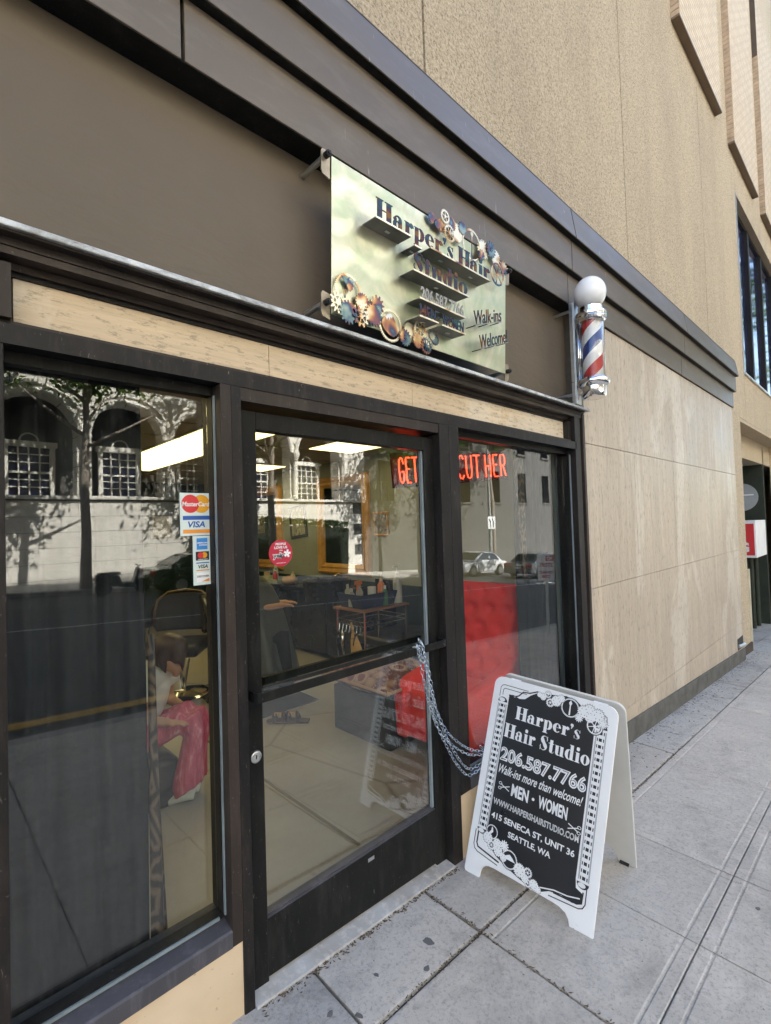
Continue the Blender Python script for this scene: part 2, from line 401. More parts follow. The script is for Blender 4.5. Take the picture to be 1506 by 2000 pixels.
M_seal = pbr('grey_glazing_bead', (.20, .24, .26), .45, var=.25, vs=6)
def m_ledge():
    t = NT('weathered_zinc_drip_ledge'); v = t.pos((3, 3, 6)); a = t.noise(v, 4, 7, .7, .4); b = t.noise(t.pos(), 18, 4)
    c = t.ramp(a, [(.32, (.16, .13, .11)), (.44, (.38, .39, .38)), (.58, (.58, .60, .60)), (.72, (.62, .55, .42))]); t.color(c)
    t.b.inputs['Metallic'].default_value = .1; t.rough(t.ramp(b, [(.3, .4), (.7, .65)])); t.bump(a, .2, .006); return t.m
M_ledge = m_ledge()
def m_glass(name, tint=(.93, .96, .95), ior=1.5, dirt=.035):
    t = NT(name); t.n.remove(t.b)
    tr = t.add('ShaderNodeBsdfTransparent'); tr.inputs['Color'].default_value = tint + (1,)
    gl = t.add('ShaderNodeBsdfGlossy'); gl.inputs['Roughness'].default_value = .0; gl.inputs['Color'].default_value = (1, 1, 1, 1)
    fr = t.add('ShaderNodeFresnel'); ge = t.add('ShaderNodeNewGeometry')     # thin pane: the same IOR from either side
    t.link(t.math('ADD', ior, t.math('MULTIPLY', ge.outputs['Backfacing'], 1 / ior - ior)), fr.inputs['IOR'])
    v = t.pos((1, 1, .6)); wv = t.noise(v, 2.2, 3, .5)
    bp = t.add('ShaderNodeBump'); bp.inputs['Strength'].default_value = .02; bp.inputs['Distance'].default_value = .02
    t.link(wv, bp.inputs['Height']); t.link(bp.outputs['Normal'], gl.inputs['Normal'])
    mx = t.add('ShaderNodeMixShader'); t.link(fr.outputs[0], mx.inputs[0]); t.link(tr.outputs[0], mx.inputs[1]); t.link(gl.outputs[0], mx.inputs[2])
    df = t.add('ShaderNodeBsdfDiffuse'); df.inputs['Color'].default_value = (.55, .55, .52, 1)
    d = t.ramp(t.noise(t.pos((6, 6, 1)), 9, 5, .7), [(.55, 0.0), (.8, dirt)])
    m2 = t.add('ShaderNodeMixShader'); t.link(d, m2.inputs[0]); t.link(mx.outputs[0], m2.inputs[1]); t.link(df.outputs[0], m2.inputs[2])
    t.link(m2.outputs[0], t.out.inputs['Surface']); return t.m
M_glass = m_glass('shop_window_glass', ior=1.64, dirt=.035)
M_glass_door = m_glass('door_glass', ior=1.82, dirt=.03)
M_glass_far = pbr('dark_reflective_window_glass', (.016, .02, .055), .03, spec=.9, var=.2)
def m_board():
    t = NT('scuffed_white_plastic'); v = t.pos(); n = t.noise(t.pos((1, 1, 3)), 26, 6, .8, .8); b = t.noise(v, 5, 5, .7)
    c = t.mix((.82, .83, .84), (.70, .70, .69), t.ramp(b, [(.45, 0.0), (.75, .6)])); t.color(t.mix(c, (.38, .36, .33), t.ramp(n, [(.63, 0.0), (.72, .5)]))); t.rough(.4); return t.m
M_white = m_board()
M_black = pbr('black_print', (.012, .013, .016), .35, var=.1)
M_print = pbr('white_print', (.78, .79, .80), .42, var=.03)
M_rubber = pbr('black_rubber', (.012, .012, .012), .6)
M_chrome = pbr('chrome', (.86, .86, .87), .09, 1.0, var=.04, rvar=.03)
M_zinc = pbr('bright_zinc_chain', (.60, .69, .80), .25, 1.0, var=.06)
M_alu = pbr('brushed_aluminium', (.62, .63, .63), .35, 1.0, var=.08, stretch=(1, 1, 12))
M_thresh = m_frame('scuffed_aluminium_threshold', (.50, .50, .49), (.36, .33, .29), .3, .45, .4)
M_sill = m_frame('scuffed_dark_sill_metal', (.085, .082, .092), (.06, .058, .066), .4, .4, .3)
M_white_em = pbr('pale_plaster', (.62, .60, .54), .8)

# ------------------------------------------------------------------ ground: pavement, road
def sheet(name, mat, x0, x1, y0, y1, dz, nx=1):
    m = MB()
    m.grid(nx, 1, lambda u, v: (x0 + (x1 - x0) * u, y0 + (y1 - y0) * v, gz(x0 + (x1 - x0) * u, y0 + (y1 - y0) * v) + dz))
    return tag(m.build(name, mat), kind='structure')
sidewalk = sheet('sidewalk', M_dirt, -60, 150, KERB, .30, -.020)
_slabs = {}
def slab(x0, x1, y0, y1, mat=None, gap=.008, band=.045, dz=0.0, band_mat=None):
    """one paving flag: a field, a tooled groove and a smooth border band, joints open all round"""
    mat = mat or M_slab; w_, d_ = x1 - x0 - gap, y1 - y0 - gap
    key = (round(w_, 3), round(d_, 3), mat.name, band)
    if key not in _slabs:
        m = MB()
        prof = [(0, -.003), (.004, -.0008)] + ([(band - .006, -.0008), (band - .002, -.0045), (band + .004, -.004), (band + .010, 0.0)] if band else [(.012, 0.0)])
        def brk(L): return [(d, z) for d, z in prof] + [(L - d, z) for d, z in reversed(prof)]
        gx, gy = brk(w_), brk(d_); nx = len(gx)
        b0 = m.P([(x, y, min(zx, zy)) for y, zy in gy for x, zx in gx])
        for j in range(len(gy) - 1):
            for i in range(nx - 1): q = b0 + j * nx + i; m.f.append((q, q + 1, q + nx + 1, q + nx))
        e = m.P([(0, 0, -.03), (w_, 0, -.03), (w_, d_, -.03), (0, d_, -.03)]); t0 = [b0, b0 + nx - 1, b0 + len(gy) * nx - 1, b0 + (len(gy) - 1) * nx]
        for k in range(4): l = (k + 1) % 4; m.f.append((e + k, e + l, t0[l], t0[k]))
        _slabs[key] = m.mesh('paving_slab', mat, recalc=False)
    o = bpy.data.objects.new('paving_slab', _slabs[key]); COL.objects.link(o); o.parent = sidewalk
    X, Y = x0 + gap / 2, y0 + gap / 2
    ex = Vector((1, 0, SX)).normalized(); ez = Vector((-SX, -SY, 1)).normalized(); ey = ez.cross(ex)
    o.matrix_basis = Matrix(((ex.x, ey.x, ez.x, X), (ex.y, ey.y, ez.y, Y), (ex.z, ey.z, ez.z, SZ + SX * X + SY * Y + dz), (0, 0, 0, 1)))
    return o
P1 = -.331
slab(-.75, .455, P1 + .003, .12, M_slab_old, .014, 0); slab(.455, 1.076, P1 + .003, .12, M_slab_old, .007, 0); slab(1.076, 1.704, P1 + .003, .12, M_slab, .016, 0)
slab(1.704, 4.30, P1 + .003, .12, M_slab, .016, 0); slab(4.30, 7.0, P1 + .003, .12, M_slab_old, .012, 0); slab(7.0, 9.6, P1 + .003, .12, M_slab_old, .012, 0)
slab(9.6, 12.4, P1 + .003, .12, M_slab_old, .012, 0); slab(12.4, 16, P1 + .003, .12, M_slab_old, .012, 0)
_ys = [P1, -.973, -1.60, -2.22, -2.84, KERB + .16]
for j in range(5):
    for i in range(-5, 24):
        xa = 1.704 + i * .6175; first = (j == 0)
        g = .012 if first and i == -1 else .005
        slab(xa, xa + .6175, _ys[j + 1], _ys[j], M_slab, g, .05 if i >= -0 else .0, random.uniform(-.0015, .0015))
def kerb(name, x0, x1, y0, y1, top, drop, mat):
    m = MB(); n = 1
    m.hexa([(x0, y0, gz(x0, KERB) - .4), (x1, y0, gz(x1, KERB) - .4), (x1, y1, gz(x1, KERB) - .4), (x0, y1, gz(x0, KERB) - .4),
            (x0, y0, gz(x0, y0) + top), (x1, y0, gz(x1, y0) + top), (x1, y1, gz(x1, y1) + top), (x0, y1, gz(x0, y1) + top)])
    return tag(m.build(name, mat, bevel=.015), kind='structure')
for i in range(-6, 24):
    kerb('kerb', i * 2.4, i * 2.4 + 2.394, KERB, KERB + .152, .002, .13, M_kerb)
def m_asphalt():
    t = NT('asphalt'); v = t.pos(); n = t.noise(v, 140, 4, .7); b = t.noise(t.pos((.25, 1, 1)), 1.2, 5)
    c = t.ramp(n, [(.35, (.030, .030, .032)), (.65, (.065, .065, .068))]); t.color(t.mix(c, (.085, .084, .083), t.ramp(b, [(.45, 0.0), (.75, .6)]))); t.rough(.85); t.bump(n, .6, .01); return t.m
M_asph = m_asphalt()
sheet('road', M_asph, -60, 150, -17.6, KERB, -.135)
sheet('far_sidewalk', M_slab_old, -60, 150, -21.3, -17.75, .0)
for i in range(-5, 15): kerb('kerb', i * 6.0, i * 6.0 + 5.99, -17.75, -17.6, .002, .13, M_kerb)
M_yel = pbr('yellow_road_paint', (.48, .27, .03), .7, var=.25, vs=4); M_wline = pbr('white_road_paint', (.6, .6, .58), .7, var=.25, vs=4)
def stripe(name, mat, x0, x1, y0, y1): 
    return tag(MB().grid(1, 1, lambda u, v: (x0 + (x1 - x0) * u, y0 + (y1 - y0) * v, gz(x0 + (x1 - x0) * u, -9) - .131)).build(name, mat), kind='structure')
stripe('road_line', M_yel, -40, 4.2, -4.32, -4.12)
stripe('road_line', M_wline, -40, 60, -10.45, -10.33)

# ------------------------------------------------------------------ the shop building
B = thing('commercial_building', 'tan office building with dark storefront, travertine wall and bronze stepped fascia', 'building')
ZB = 24.2
core = MB()
core.box(-40, 27, .34, 14, 2.66, ZB); core.box(-40, -2.75, .34, 14, -6, 2.66); core.box(4.35, 9.55, .34, 14, -6, 2.66); core.box(18, 27, .34, 14, -8, 2.66)
core.box(-2.75, 4.35, 7.75, 14, -6, 2.66); core.box(9.55, 18, 6.2, 14, -8, 2.66)
core.build('building_core', M_stucco, B)
# pebble-dash upper wall in cast panels, with a storey window on the far side
SW = .06
def wall(name, x0, x1, z0, z1, y0=SW, y1=.34, mat=M_stucco): return box(name, mat, B, x0, x1, y0, y1, z0, z1)
xj = [-12.6, -9.68, -6.76, -3.84, -.92, 2.0, 4.92, 7.84, 10.1]
for a, b in zip(xj, xj[1:]): wall('rendered_panel', a + .009, b - .009, 3.60, 12.5)
wall('rendered_panel', 10.1 + .009, 26, 3.16, 3.97); wall('rendered_panel', 10.1 + .009, 26, 7.08, 12.5); wall('rendered_panel', 15.4, 26, 3.97, 7.08)
wall('rendered_panel', -40, -12.6, -4, 12.5)
box('rendered_backing', M_stucco, B, -40, 26.99, .08, .335, 12.5, ZB)
box('joint_backing', M_dirt, B, -12.6, 10.12, .105, .335, 3.6, 12.5)
wall('rendered_pier', 8.735, 9.60, -1.1, 3.60); wall('rendered_lintel', 9.609, 26, 3.10, 3.158, SW + .003)
wall('rendered_panel', 9.602, 10.1, 3.162, 3.598); wall('rendered_pier', 14.2, 26, -3, 3.097)
# upper storey brick bays
M_brick_end = pbr('tan_brick', (.52, .39, .27), .85, var=.25, vs=8, bump=.3, bs=80)
def m_brickwall():
    t = NT('tan_brick_face'); v = t.pos(rot=(R(90), 0, 0))
    bt = t.add('ShaderNodeTexBrick'); bt.inputs['Scale'].default_value = 1.0; bt.inputs['Brick Width'].default_value = .2; bt.inputs['Row Height'].default_value = .075; bt.inputs['Mortar Size'].default_value = .006
    bt.inputs['Color1'].default_value = (.72, .60, .44, 1); bt.inputs['Color2'].default_value = (.64, .52, .37, 1); bt.inputs['Mortar'].default_value = (.36, .28, .19, 1)
    t.link(v, bt.inputs['Vector']); t.color(bt.outputs['Color']); t.rough(.85); t.bump(bt.outputs['Fac'], -.4, .01); return t.m
M_brickface = m_brickwall()
M_soffit = pbr('bronze_soffit', (.16, .11, .07), .6)
_bk = MB().box(0, .092, 0, .006, 0, .066); 
brick_me = MB().box(-.004, .03, 0, .112, 0, .066).mesh('brick', M_brick_end)
M_mortar = pbr('dark_mortar', (.10, .075, .055), .95)
for bi, (x0, x1) in enumerate([(6.75, 8.86), (9.72, 11.75), (12.55, 14.6), (15.4, 17.4), (3.85, 5.9)]):
    bay = MB().box(x0, x1, -.03, .07, 7.72, 12.4).build('brick_bay', M_brickface, B)
    MB().box(x0 - .02, x1 + .004, -.036, .056, 7.69, 7.719).build('bay_soffit', M_soffit, bay)
    MB().box(x0 - .003, x0 + .001, -.028, .068, 7.72, 12.4).build('mortar_bed', M_mortar, bay)
    if bi < 4:
        for k in range(44):
            o = bpy.data.objects.new('brick', brick_me); COL.objects.link(o); o.parent = bay; o.location = (x0 - .008, -.034, 7.722 + k * .075)
# upper storey window: dark frames, mullions, panes
UW = MB()
UW.box(10.109, 15.4, .16, .22, 3.97, 4.03); UW.box(10.109, 15.4, .16, .22, 7.0, 7.08); UW.box(10.109, 10.17, .161, .219, 4.03, 7.0)
uw = UW.build('upper_window', M_frame, B)
box('window_sill', M_alu, uw, 10.109, 15.39, .03, .17, 3.955, 3.982)
box('window_jamb', M_alu, uw, 10.10, 10.113, .045, .16, 3.99, 7.07)
for k, xm in enumerate((11.53, 12.86, 14.2)): box('mullion', M_frame, uw, xm - .06, xm + .06, .13, .23, 4.03, 7.0)
for a, b in ((10.17, 11.47), (11.59, 12.8), (12.92, 14.14), (14.26, 15.39)): box('pane', M_glass_far, uw, a, b, .19, .2, 4.03, 7.0)

# travertine cladding right of the shop front
trav = []
zj = [-.9, .025, 1.080, 2.184, 3.30]
for zi in range(4):
    xs_ = [3.662, 4.67, 5.79, 7.30, 8.732] if zi in (1, 2) else ([3.662, 5.10, 6.40, 7.75, 8.732] if zi == 0 else [3.662, 5.76, 8.732])
    for a, b in zip(xs_, xs_[1:]):
        o = MB().box(a + .0012, b - .0012, random.uniform(-.0008, .0008), .2, zj[zi] + .0018, zj[zi + 1] - .0018).build('stone_panel', M_trav, B, bevel=.0018)
box('joint_backing', pbr('grey_stone_grout', (.20, .16, .12), .9), B, 3.67, 8.72, .012, .33, -.9, 3.3)
pl = MB()
pl.hexa([(3.60, -.022, -1), (8.735, -.022, -1), (8.735, .1, -1), (3.60, .1, -1), (3.60, -.022, gz(3.6) + .165), (8.735, -.022, gz(8.735) + .165), (8.735, .1, gz(8.735) + .165), (3.60, .1, gz(3.6) + .165)])
pl.build('plinth', pbr('dark_weathered_plinth', (.105, .10, .088), .8, var=.35, vs=7, bump=.3), B, bevel=.004)
box('plinth', M_dirt, B, 8.74, 9.59, .03, .1, -1, gz(9) + .10)
# metal fascia in three stepped tiers
jx = [-8.2, -5.3, -2.45, .655, 3.44, 6.19, 8.76]
for ti, (zb, zt, yy) in enumerate(((3.182, 3.404, -.020), (3.408, 3.626, -.060), (3.630, 3.857, -.100))):
    for a, b in zip(jx, jx[1:]):
        sl_ = .035 if ti == 2 else 0.0                  # the top tier leans back to the sky
        MB().hexa([(a + .006, yy, zb), (b - .006, yy, zb), (b - .006, .058, zb), (a + .006, .058, zb), (a + .006, yy + sl_, zt), (b - .006, yy + sl_, zt), (b - .006, .058, zt), (a + .006, .058, zt)]).build('fascia_panel', M_fascia, B, bevel=.003)
    box('fascia_shade_strip', M_door, B, -8.2, 8.755, yy + .006, .0575 if ti else (.094), zb - .0025, zb - .0003)  # black strip paints in the shade beneath each tier
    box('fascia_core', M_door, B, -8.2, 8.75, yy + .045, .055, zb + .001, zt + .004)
box('fascia_cap', M_fascia, B, -8.2, 8.76, -.064, .0585, 3.8615, 3.866)

# sign band above the shop front
PNL = .095
for a, b in ((-8, 3.655),): box('sign_band_panel', M_panel, B, a + .001, b - .001, PNL, .30, 2.44, 3.41)
box('band_return', M_fascia, B, 3.60, 3.659, -.0, .094, 2.46, 3.181)
box('band_flashing', M_door, B, -8, 3.655, .055, .0945, 2.435, 2.475)
led = MB()
led.prism([(-.052, 2.416), (-.050, 2.431), (-.046, 2.434), (.054, 2.440), (.054, 2.4145), (-.050, 2.4145)], -8, 3.664, lambda u, v, w_: (w_, u, v))
led.build('drip_ledge', M_ledge, B, bevel=.003)
box('head_rail', M_brown, B, -8, 3.60, -.038, .10, 2.4075, 2.4142); box('head_rail', M_brown, B, -8, 3.60, -.006, .10, 2.386, 2.4072); box('head_rail', M_brown, B, -8, 3.60, -.002, .10, 2.364, 2.3842)
box('head_rail', M_brown, B, -8, 3.52, .045, .12, 2.343, 2.3635); box('head_rail', M_frame, B, -8, 3.50, .058, .12, 2.331, 2.3425)
# cross-cut travertine strip over the windows
for a, b in ((-1.9, .11), (.20, 1.001), (1.001, 1.821), (1.821, 2.64), (2.64, 3.452)):
    MB().box(a + .0012, b - .0012, .066, .2, 2.196, 2.3305).build('transom_stone', M_travh, B, bevel=.001)
box('joint_backing', M_dirt, B, -1.9, 3.46, .072, .2, 2.196, 2.33)
box('transom_post', M_brown, B, .112, .19, .004, .2, 2.196, 2.3425)
box('transom_post', M_frame, B, 3.455, 3.50, .03, .2, 2.196, 2.3305)
# storefront frame
box('header_bar', M_frame, B, -1.9, 3.52, .0, .15, 2.124, 2.178); box('header_bead', M_brown, B, -1.9, 3.498, .028, .15, 2.1785, 2.1955)
sf = MB().box(.09, .172, .002, .15, -.4, 2.1235).build('storefront_post', M_frame, B, bevel=.002)
MB().box(.766, .805, -.001, .15, .209, 2.1235).build('storefront_post', M_brown, B, bevel=.002)
MB().box(.8055, .844, .0, .15, -.3, 2.1235).build('storefront_post', M_frame, B, bevel=.002)
MB().box(1.943, 2.019, .0, .15, -.3, 2.1235).build('storefront_post', M_frame, B, bevel=.002)
MB().box(2.0195, 2.103, -.001, .15, .209, 2.1235).build('storefront_post', M_frame, B, bevel=.002)
MB().box(3.50, 3.586, .0, .15, -.4, 2.386).build('storefront_post', M_frame, B, bevel=.002)
MB().box(3.588, 3.62, .018, .2, -.4, 2.399).build('edge_trim', M_brown, B, bevel=.002); MB().box(3.622, 3.658, -.006, .2, -.4, 2.399).build('edge_trim', M_brown, B, bevel=.003)
box('door_head', M_brown, B, .8445, 1.9425, .004, .15, 2.076, 2.1235)
GL = .10
def glazing(x0, x1, zs, zt):
    """sill, beads and pane of one shop window"""
    s_ = MB()
    s_.prism([(-.002, zs - .057), (-.002, zs - .006), (.004, zs), (.075, zs + .014), (.15, zs + .014), (.15, zs - .057)], x0, x1, lambda u, v, w_: (w_, u, v))
    f = s_.build('window_sill', M_sill, B)
    g = MB(); b0, b1 = .058, .098
    g.box(x0 + .001, x1 - .001, b0, b1, zs + .0145, zs + .03); g.box(x0 + .001, x1 - .001, b0, b1, zt - .035, zt - .001)
    g.box(x0 + .001, x0 + .005, b0 + .001, b1, zs + .03, zt - .035); g.box(x1 - .005, x1 - .001, b0 + .001, b1, zs + .03, zt - .035)
    g.build('glazing_bead', M_door, f)
    k = MB(); k.box(x0 + .02, x1 - .02, .052, .058, zs + .016, zs + .026); k.box(x1 - .005, x1 - .0005, .042, .052, zs + .03, zt - .036)
    k.build('bead_seal', M_seal, f)
    MB().box(x0 + .004, x1 - .004, GL, GL + .006, zs + .016, zt - .004).build('pane', M_glass, f)
glazing(.172, .766, .266, 2.124); glazing(2.103, 3.50, .266, 2.124)
for a, b in ((-1.9, .09), (.173, .8050), (2.0195, 3.4995)):
    box('bulkhead_stone', M_bulk, B, a, b, .006, .15, -.5, .2085)
# left of the picture: plain stone
box('stone_panel', M_trav, B, -12, -1.9, .0, .33, -.2, 2.43); box('bulkhead_stone', M_bulk, B, -1.899, .089, .01, .33, .21, 2.122)

# door
DR = MB(); y0, y1 = .045, .09; dx0, dx1 = .8475, 1.9395
DR.box(dx0, .925, y0, y1, -.09, 2.055); DR.box(1.868, dx1, y0 + .0008, y1, -.12, 2.055); DR.box(.925, 1.868, y0 + .0004, y1 - .0003, 1.985, 2.0545)
door = DR.build('door', M_door, B, bevel=.003)
br = MB(); br.hexa([(.925, y0 + .0012, gz(.925) + .03), (1.868, y0 + .0012, gz(1.868) + .03), (1.868, y1, gz(1.868) + .03), (.925, y1, gz(.925) + .03),
                    (.925, y0 + .0012, .186), (1.868, y0 + .0012, .186), (1.868, y1, .186), (.925, y1, .186)]); br.build('bottom_rail', M_door, door)
MB().box(.925, 1.868, y0 + .012, y1, .1863, .196).box(.925, 1.868, y0 + .004, y0 + .012, .1863, .1905).build('glazing_bead', M_sill, door)
MB().box(1.856, 1.868, y0 + .01, y1 - .02, .196, 1.985).build('glazing_bead', M_seal, door)
MB().box(.925, 1.868, .070, .076, .190, 1.989).build('pane', M_glass_door, door)
bar = MB()
bar.prism([(.868, .0435), (.868, .002), (.874, -.012), (.888, -.019), (1.903, -.019), (1.925, -.012), (1.925, .0435), (1.917, .0435), (1.917, -.006), (1.900, -.011), (.890, -.011), (.880, -.006), (.876, .002), (.876, .0435)], .995, 1.030)
bar.build('push_bar', M_door, door, bevel=.0025)
MB().lathe([(.0035, -.0005), (.0035, -.003)], (1.897, -.019, 1.012), 8, 'y').build('bar_screw', M_chrome, door)
MB().box(.965, 1.866, .105, .125, 1.012, 1.042).box(.975, 1.86, .125, .135, .985, 1.0).build('inside_push_bar', M_door, door)
lk = MB(); lk.lathe([(.0, .0), (.021, .0), (.0225, -.004), (.021, -.012), (.016, -.0135), (.0155, -.010), (.0135, -.010), (.0135, -.0125), (.0, -.0125)][::-1], (.888, .045, .79), 24, 'y')
lk.build('lock_cylinder', M_alu, door, autos=True)
MB().box(.8867, .8893, .0305, .0325, .783, .797).build('keyhole', M_rubber, door)
MB().box(1.415, 1.45, .0432, .0452, .150, .164).box(1.42, 1.445, .042, .0433, .153, .161).build('door_tag', M_alu, door)
th = MB()
for xa, xb in ((.845, 1.942),):
    th.hexa([(xa, -.012, gz(xa) - .03), (xb, -.012, gz(xb) - .03), (xb, .13, gz(xb) - .03), (xa, .13, gz(xa) - .03), (xa, -.012, gz(xa) + .008), (xb, -.012, gz(xb) + .008), (xb, .13, gz(xb) + .027), (xa, .13, gz(xa) + .027)])
th.build('threshold', M_thresh, B, bevel=.003)

# recessed hydrant box in the travertine
hb = MB(); hb.box(8.34, 8.70, -.003, -.0005, -.32, -.16)
hy = hb.build('pipe_recess', M_rubber, B); MB().tube([(8.36, -.012, -.26), (8.5, -.03, -.265), (8.62, -.035, -.27)], .022, 10).build('pipe_outlet', M_alu, hy)

# ------------------------------------------------------------------ steel shop sign over the door
def m_tint(name, seed, lo=.30, hi=.70, steel=(.66, .60, .50)):
    t = NT(name); v = t.pos(); mp = t.add('ShaderNodeMapping'); mp.inputs['Location'].default_value = (seed * 3.1, seed * 1.7, seed * 2.3); t.link(v, mp.inputs['Vector'])
    stops = [(lo, steel), (lo + .07, (.62, .42, .22)), (lo + .13, (.40, .20, .10)), (lo + .18, (.20, .09, .11)), (lo + .24, (.05, .08, .14)), (min(.97, lo + .31), (.17, .25, .26)), (min(.99, hi + .1), steel)]
    n = t.noise(mp.outputs['Vector'], 11, 2, .4, .2)
    t.color(t.ramp(n, stops))
    t.b.inputs['Metallic'].default_value = .9; t.rough(.34); t.bump(t.noise(v, 160, 3), .06, .002); return t.m
M_tint = [m_tint('heat_tinted_steel_%s' % n, i) for i, n in enumerate(('gold', 'blue', 'rust', 'violet'))]
def m_letter():
    t = NT('heat_tinted_letter_steel'); n = t.noise(t.pos((1, 1, 1.6)), 15, 2, .45)
    t.color(t.ramp(n, [(.34, (.16, .07, .02)), (.42, (.085, .018, .02)), (.50, (.03, .022, .045)), (.57, (.014, .035, .07)), (.66, (.035, .09, .10))])); t.b.inputs['Metallic'].default_value = .55; t.rough(.4); return t.m
M_tint_let = m_letter()
M_tint_pale = m_tint('pale_gold_steel', 5, .56, .99, (.80, .72, .56))
M_dsteel = pbr('dark_oiled_steel', (.30, .29, .27), .45, .7, var=.2, vs=10)
def m_plate():
    t = NT('swirl_polished_steel'); v = t.pos((1, .3, 1)); a = t.noise(v, 3.5, 5, .6, 2.5); w_ = t.add('ShaderNodeTexWave'); w_.wave_type = 'RINGS'
    w_.inputs['Scale'].default_value = 2.2; w_.inputs['Distortion'].default_value = 9; w_.inputs['Detail'].default_value = 3; w_.inputs['Detail Scale'].default_value = 1.6; t.link(v, w_.inputs['Vector'])
    t.color(t.ramp(a, [(.35, (.47, .52, .36)), (.65, (.66, .63, .49))])); t.b.inputs['Metallic'].default_value = 1.0  # reflected leaf green and stone cream are put into the steel colour
    t.rough(t.ramp(w_.outputs['Fac'], [(.2, .36), (.8, .50)])); t.bump(w_.outputs['Fac'], .03, .01); return t.m
M_plate = m_plate()
sA = Vector((1.23, -.045, 2.48)); sv = Vector((0, -.03, .64)).normalized(); se = Vector((1, 0, 0)); sn = Vector((0, -.99890317, -.04682359))
def sf_(u, v, w_): return sA + se * u + sv * v + sn * w_
sign = thing('shop_sign', 'polished steel shop sign with heat-tinted letters and cogwheels over the door', 'sign')
MB().prism([(0, 0), (1.285, 0), (1.285, .64), (0, .64)], -.005, 0, sf_).build('plate', M_plate, sign, bevel=.0015)
MB().prism([(.012, .012), (1.273, .012), (1.273, .628), (.012, .628)], -.018, -.0055, sf_).build('backing_frame', M_dsteel, sign)
M_tab = pbr('browned_steel_tab', (.34, .29, .22), .45, .8, var=.3, vs=20)
for cu, cv, s_ in ((-.004, .60, -1), (-.004, .03, -1), (1.289, .58, 1), (1.289, .01, 1)):
    a = [(cu, cv - .055), (cu + s_ * .036, cv - .045), (cu + s_ * .043, cv - .03), (cu + s_ * .043, cv + .045), (cu + s_ * .036, cv + .055), (cu, cv + .05)]
    MB().prism(a if s_ > 0 else a[::-1], -.012, -.006, sf_).build('mounting_tab', M_tab, sign)
    p = sf_(cu + s_ * .022, cv + .03 * (1 if cv > .2 else .3), -.012)
    MB().tube([p, (p.x, .096, p.z)], .012, 12).build('standoff_tube', M_alu, sign, smooth=False)
    MB().tube([p + sn * .004, p + sn * .03], .013, 10).tube([p + sn * .0301, p + sn * .037], .0075, 6).build('cap_bolt', M_rubber, sign)
LW = .078                                              # letters stand off the plate on shelves
def put_fat(body, u0, u1, base, cap, w0, w1, fn, parent, mat, name='letter', flat=False):
    tot = sum(FAT[c][0] + .05 for c in body) - .05; k = (u1 - u0) / tot; x = u0
    for ch in body:
        wd = FAT[ch][0] * k
        if ch != ' ':
            m = MB(); fat_into(m, ch, x, x + wd, base, cap, w0, w1, fn, flat); m.build(name, mat, parent, recalc=not flat)
        x += wd + .05 * k
put_fat("Harper's Hair", .172, 1.002, .430, .086, LW, LW + .003, sf_, sign, M_tint_let)
put_fat('Studio', .404, .806, .288, .088, LW, LW + .003, sf_, sign, M_tint_let)
def shelf(u0, u1, v, parent=sign, depth=LW + .006):
    o = MB().prism([(u0, v - .003), (u1, v - .003), (u1, v), (u0, v)], .0005, depth, sf_).build('letter_shelf', M_dsteel, parent)
    for k in range(max(1, int((u1 - u0) / .22))):
        uu = u0 + (u1 - u0) * (k + .5) / max(1, int((u1 - u0) / .22))
        MB().prism([(uu - .014, v - .008), (uu + .014, v - .008), (uu + .014, v - .0032), (uu - .014, v - .0032)], .035, .05, sf_).build('shelf_bolt', M_chrome, o)
    MB().prism([(u0, v - .0045), (u1, v - .0045), (u1, v + .003), (u0, v + .003)], depth, depth + .0025, sf_).build('shelf_lip', M_tint_pale, o)
shelf(.165, .385, .428); shelf(.405, .455, .398); shelf(.515, 1.005, .4275); shelf(.398, .812, .286); shelf(.44, .785, .172); shelf(.44, .575, .0905); shelf(.6, .785, .0885)
def bfont_row(body, u0, u1, v0, v1, parent, mat, off=.02, rot=0.0, w0=LW, shear=0.0, name='lettering', th=.003, fn=sf_):
    v, f = text2d(body, 1.0, off, 1.0, shear, extrude=.5); v = fit(v, u0, u1, v0, v1); c_, s_ = math.cos(rot), math.sin(rot)
    v = [(u0 + (x - u0) * c_ - (y - v0) * s_, v0 + (x - u0) * s_ + (y - v0) * c_, z) for x, y, z in v]
    MB().raw([fn(x, y, w0 + th * (z + .5)) for x, y, z in v], f).build(name, mat, parent)
bfont_row('206.587.7766', .452, .776, .174, .232, sign, M_dsteel, .03)
bfont_row('MEN', .447, .560, .0925, .148, sign, M_tint_let, .03); bfont_row('WOMEN', .608, .776, .0905, .146, sign, M_tint_let, .03)
bfont_row('-', .572, .592, .115, .121, sign, M_tint_let, .02)
bfont_row('Walk-ins', .905, 1.165, .175, .245, sign, M_tint_let, .006, R(18), LW * .8, .35)
bfont_row('Welcome!', .955, 1.235, .060, .130, sign, M_tint_let, .006, R(20), LW * .8, .35)
for u0, v0, a, L in ((.885, .164, 18, .275), (.935, .050, 20, .295)):
    c_, s_ = math.cos(R(a)), math.sin(R(a))
    MB().prism([(u0, v0), (u0 + c_ * L, v0 + s_ * L), (u0 + c_ * L, v0 + s_ * L + .004), (u0, v0 + .004)], LW * .8 - .002, LW * .8 + .004, sf_).build('script_rail', M_dsteel, sign)
    for k in (.08, .5, .92): p = (u0 + c_ * L * k, v0 + s_ * L * k); MB().tube([sf_(p[0], p[1], .0005), sf_(p[0], p[1], LW * .8 - .003)], .0025, 6).build('script_pin', M_rubber, sign)
def gear(u, v, r, teeth, hole, mat, lvl, spokes=0, tooth=.16, hub=.2):
    m = MB(); gear2d(m, u, v, r, teeth, hole, lvl, lvl + .003, sf_, spokes, tooth, hub); return m.build('cogwheel', mat, sign, recalc=True)
T0, T1, T2, T3 = M_tint
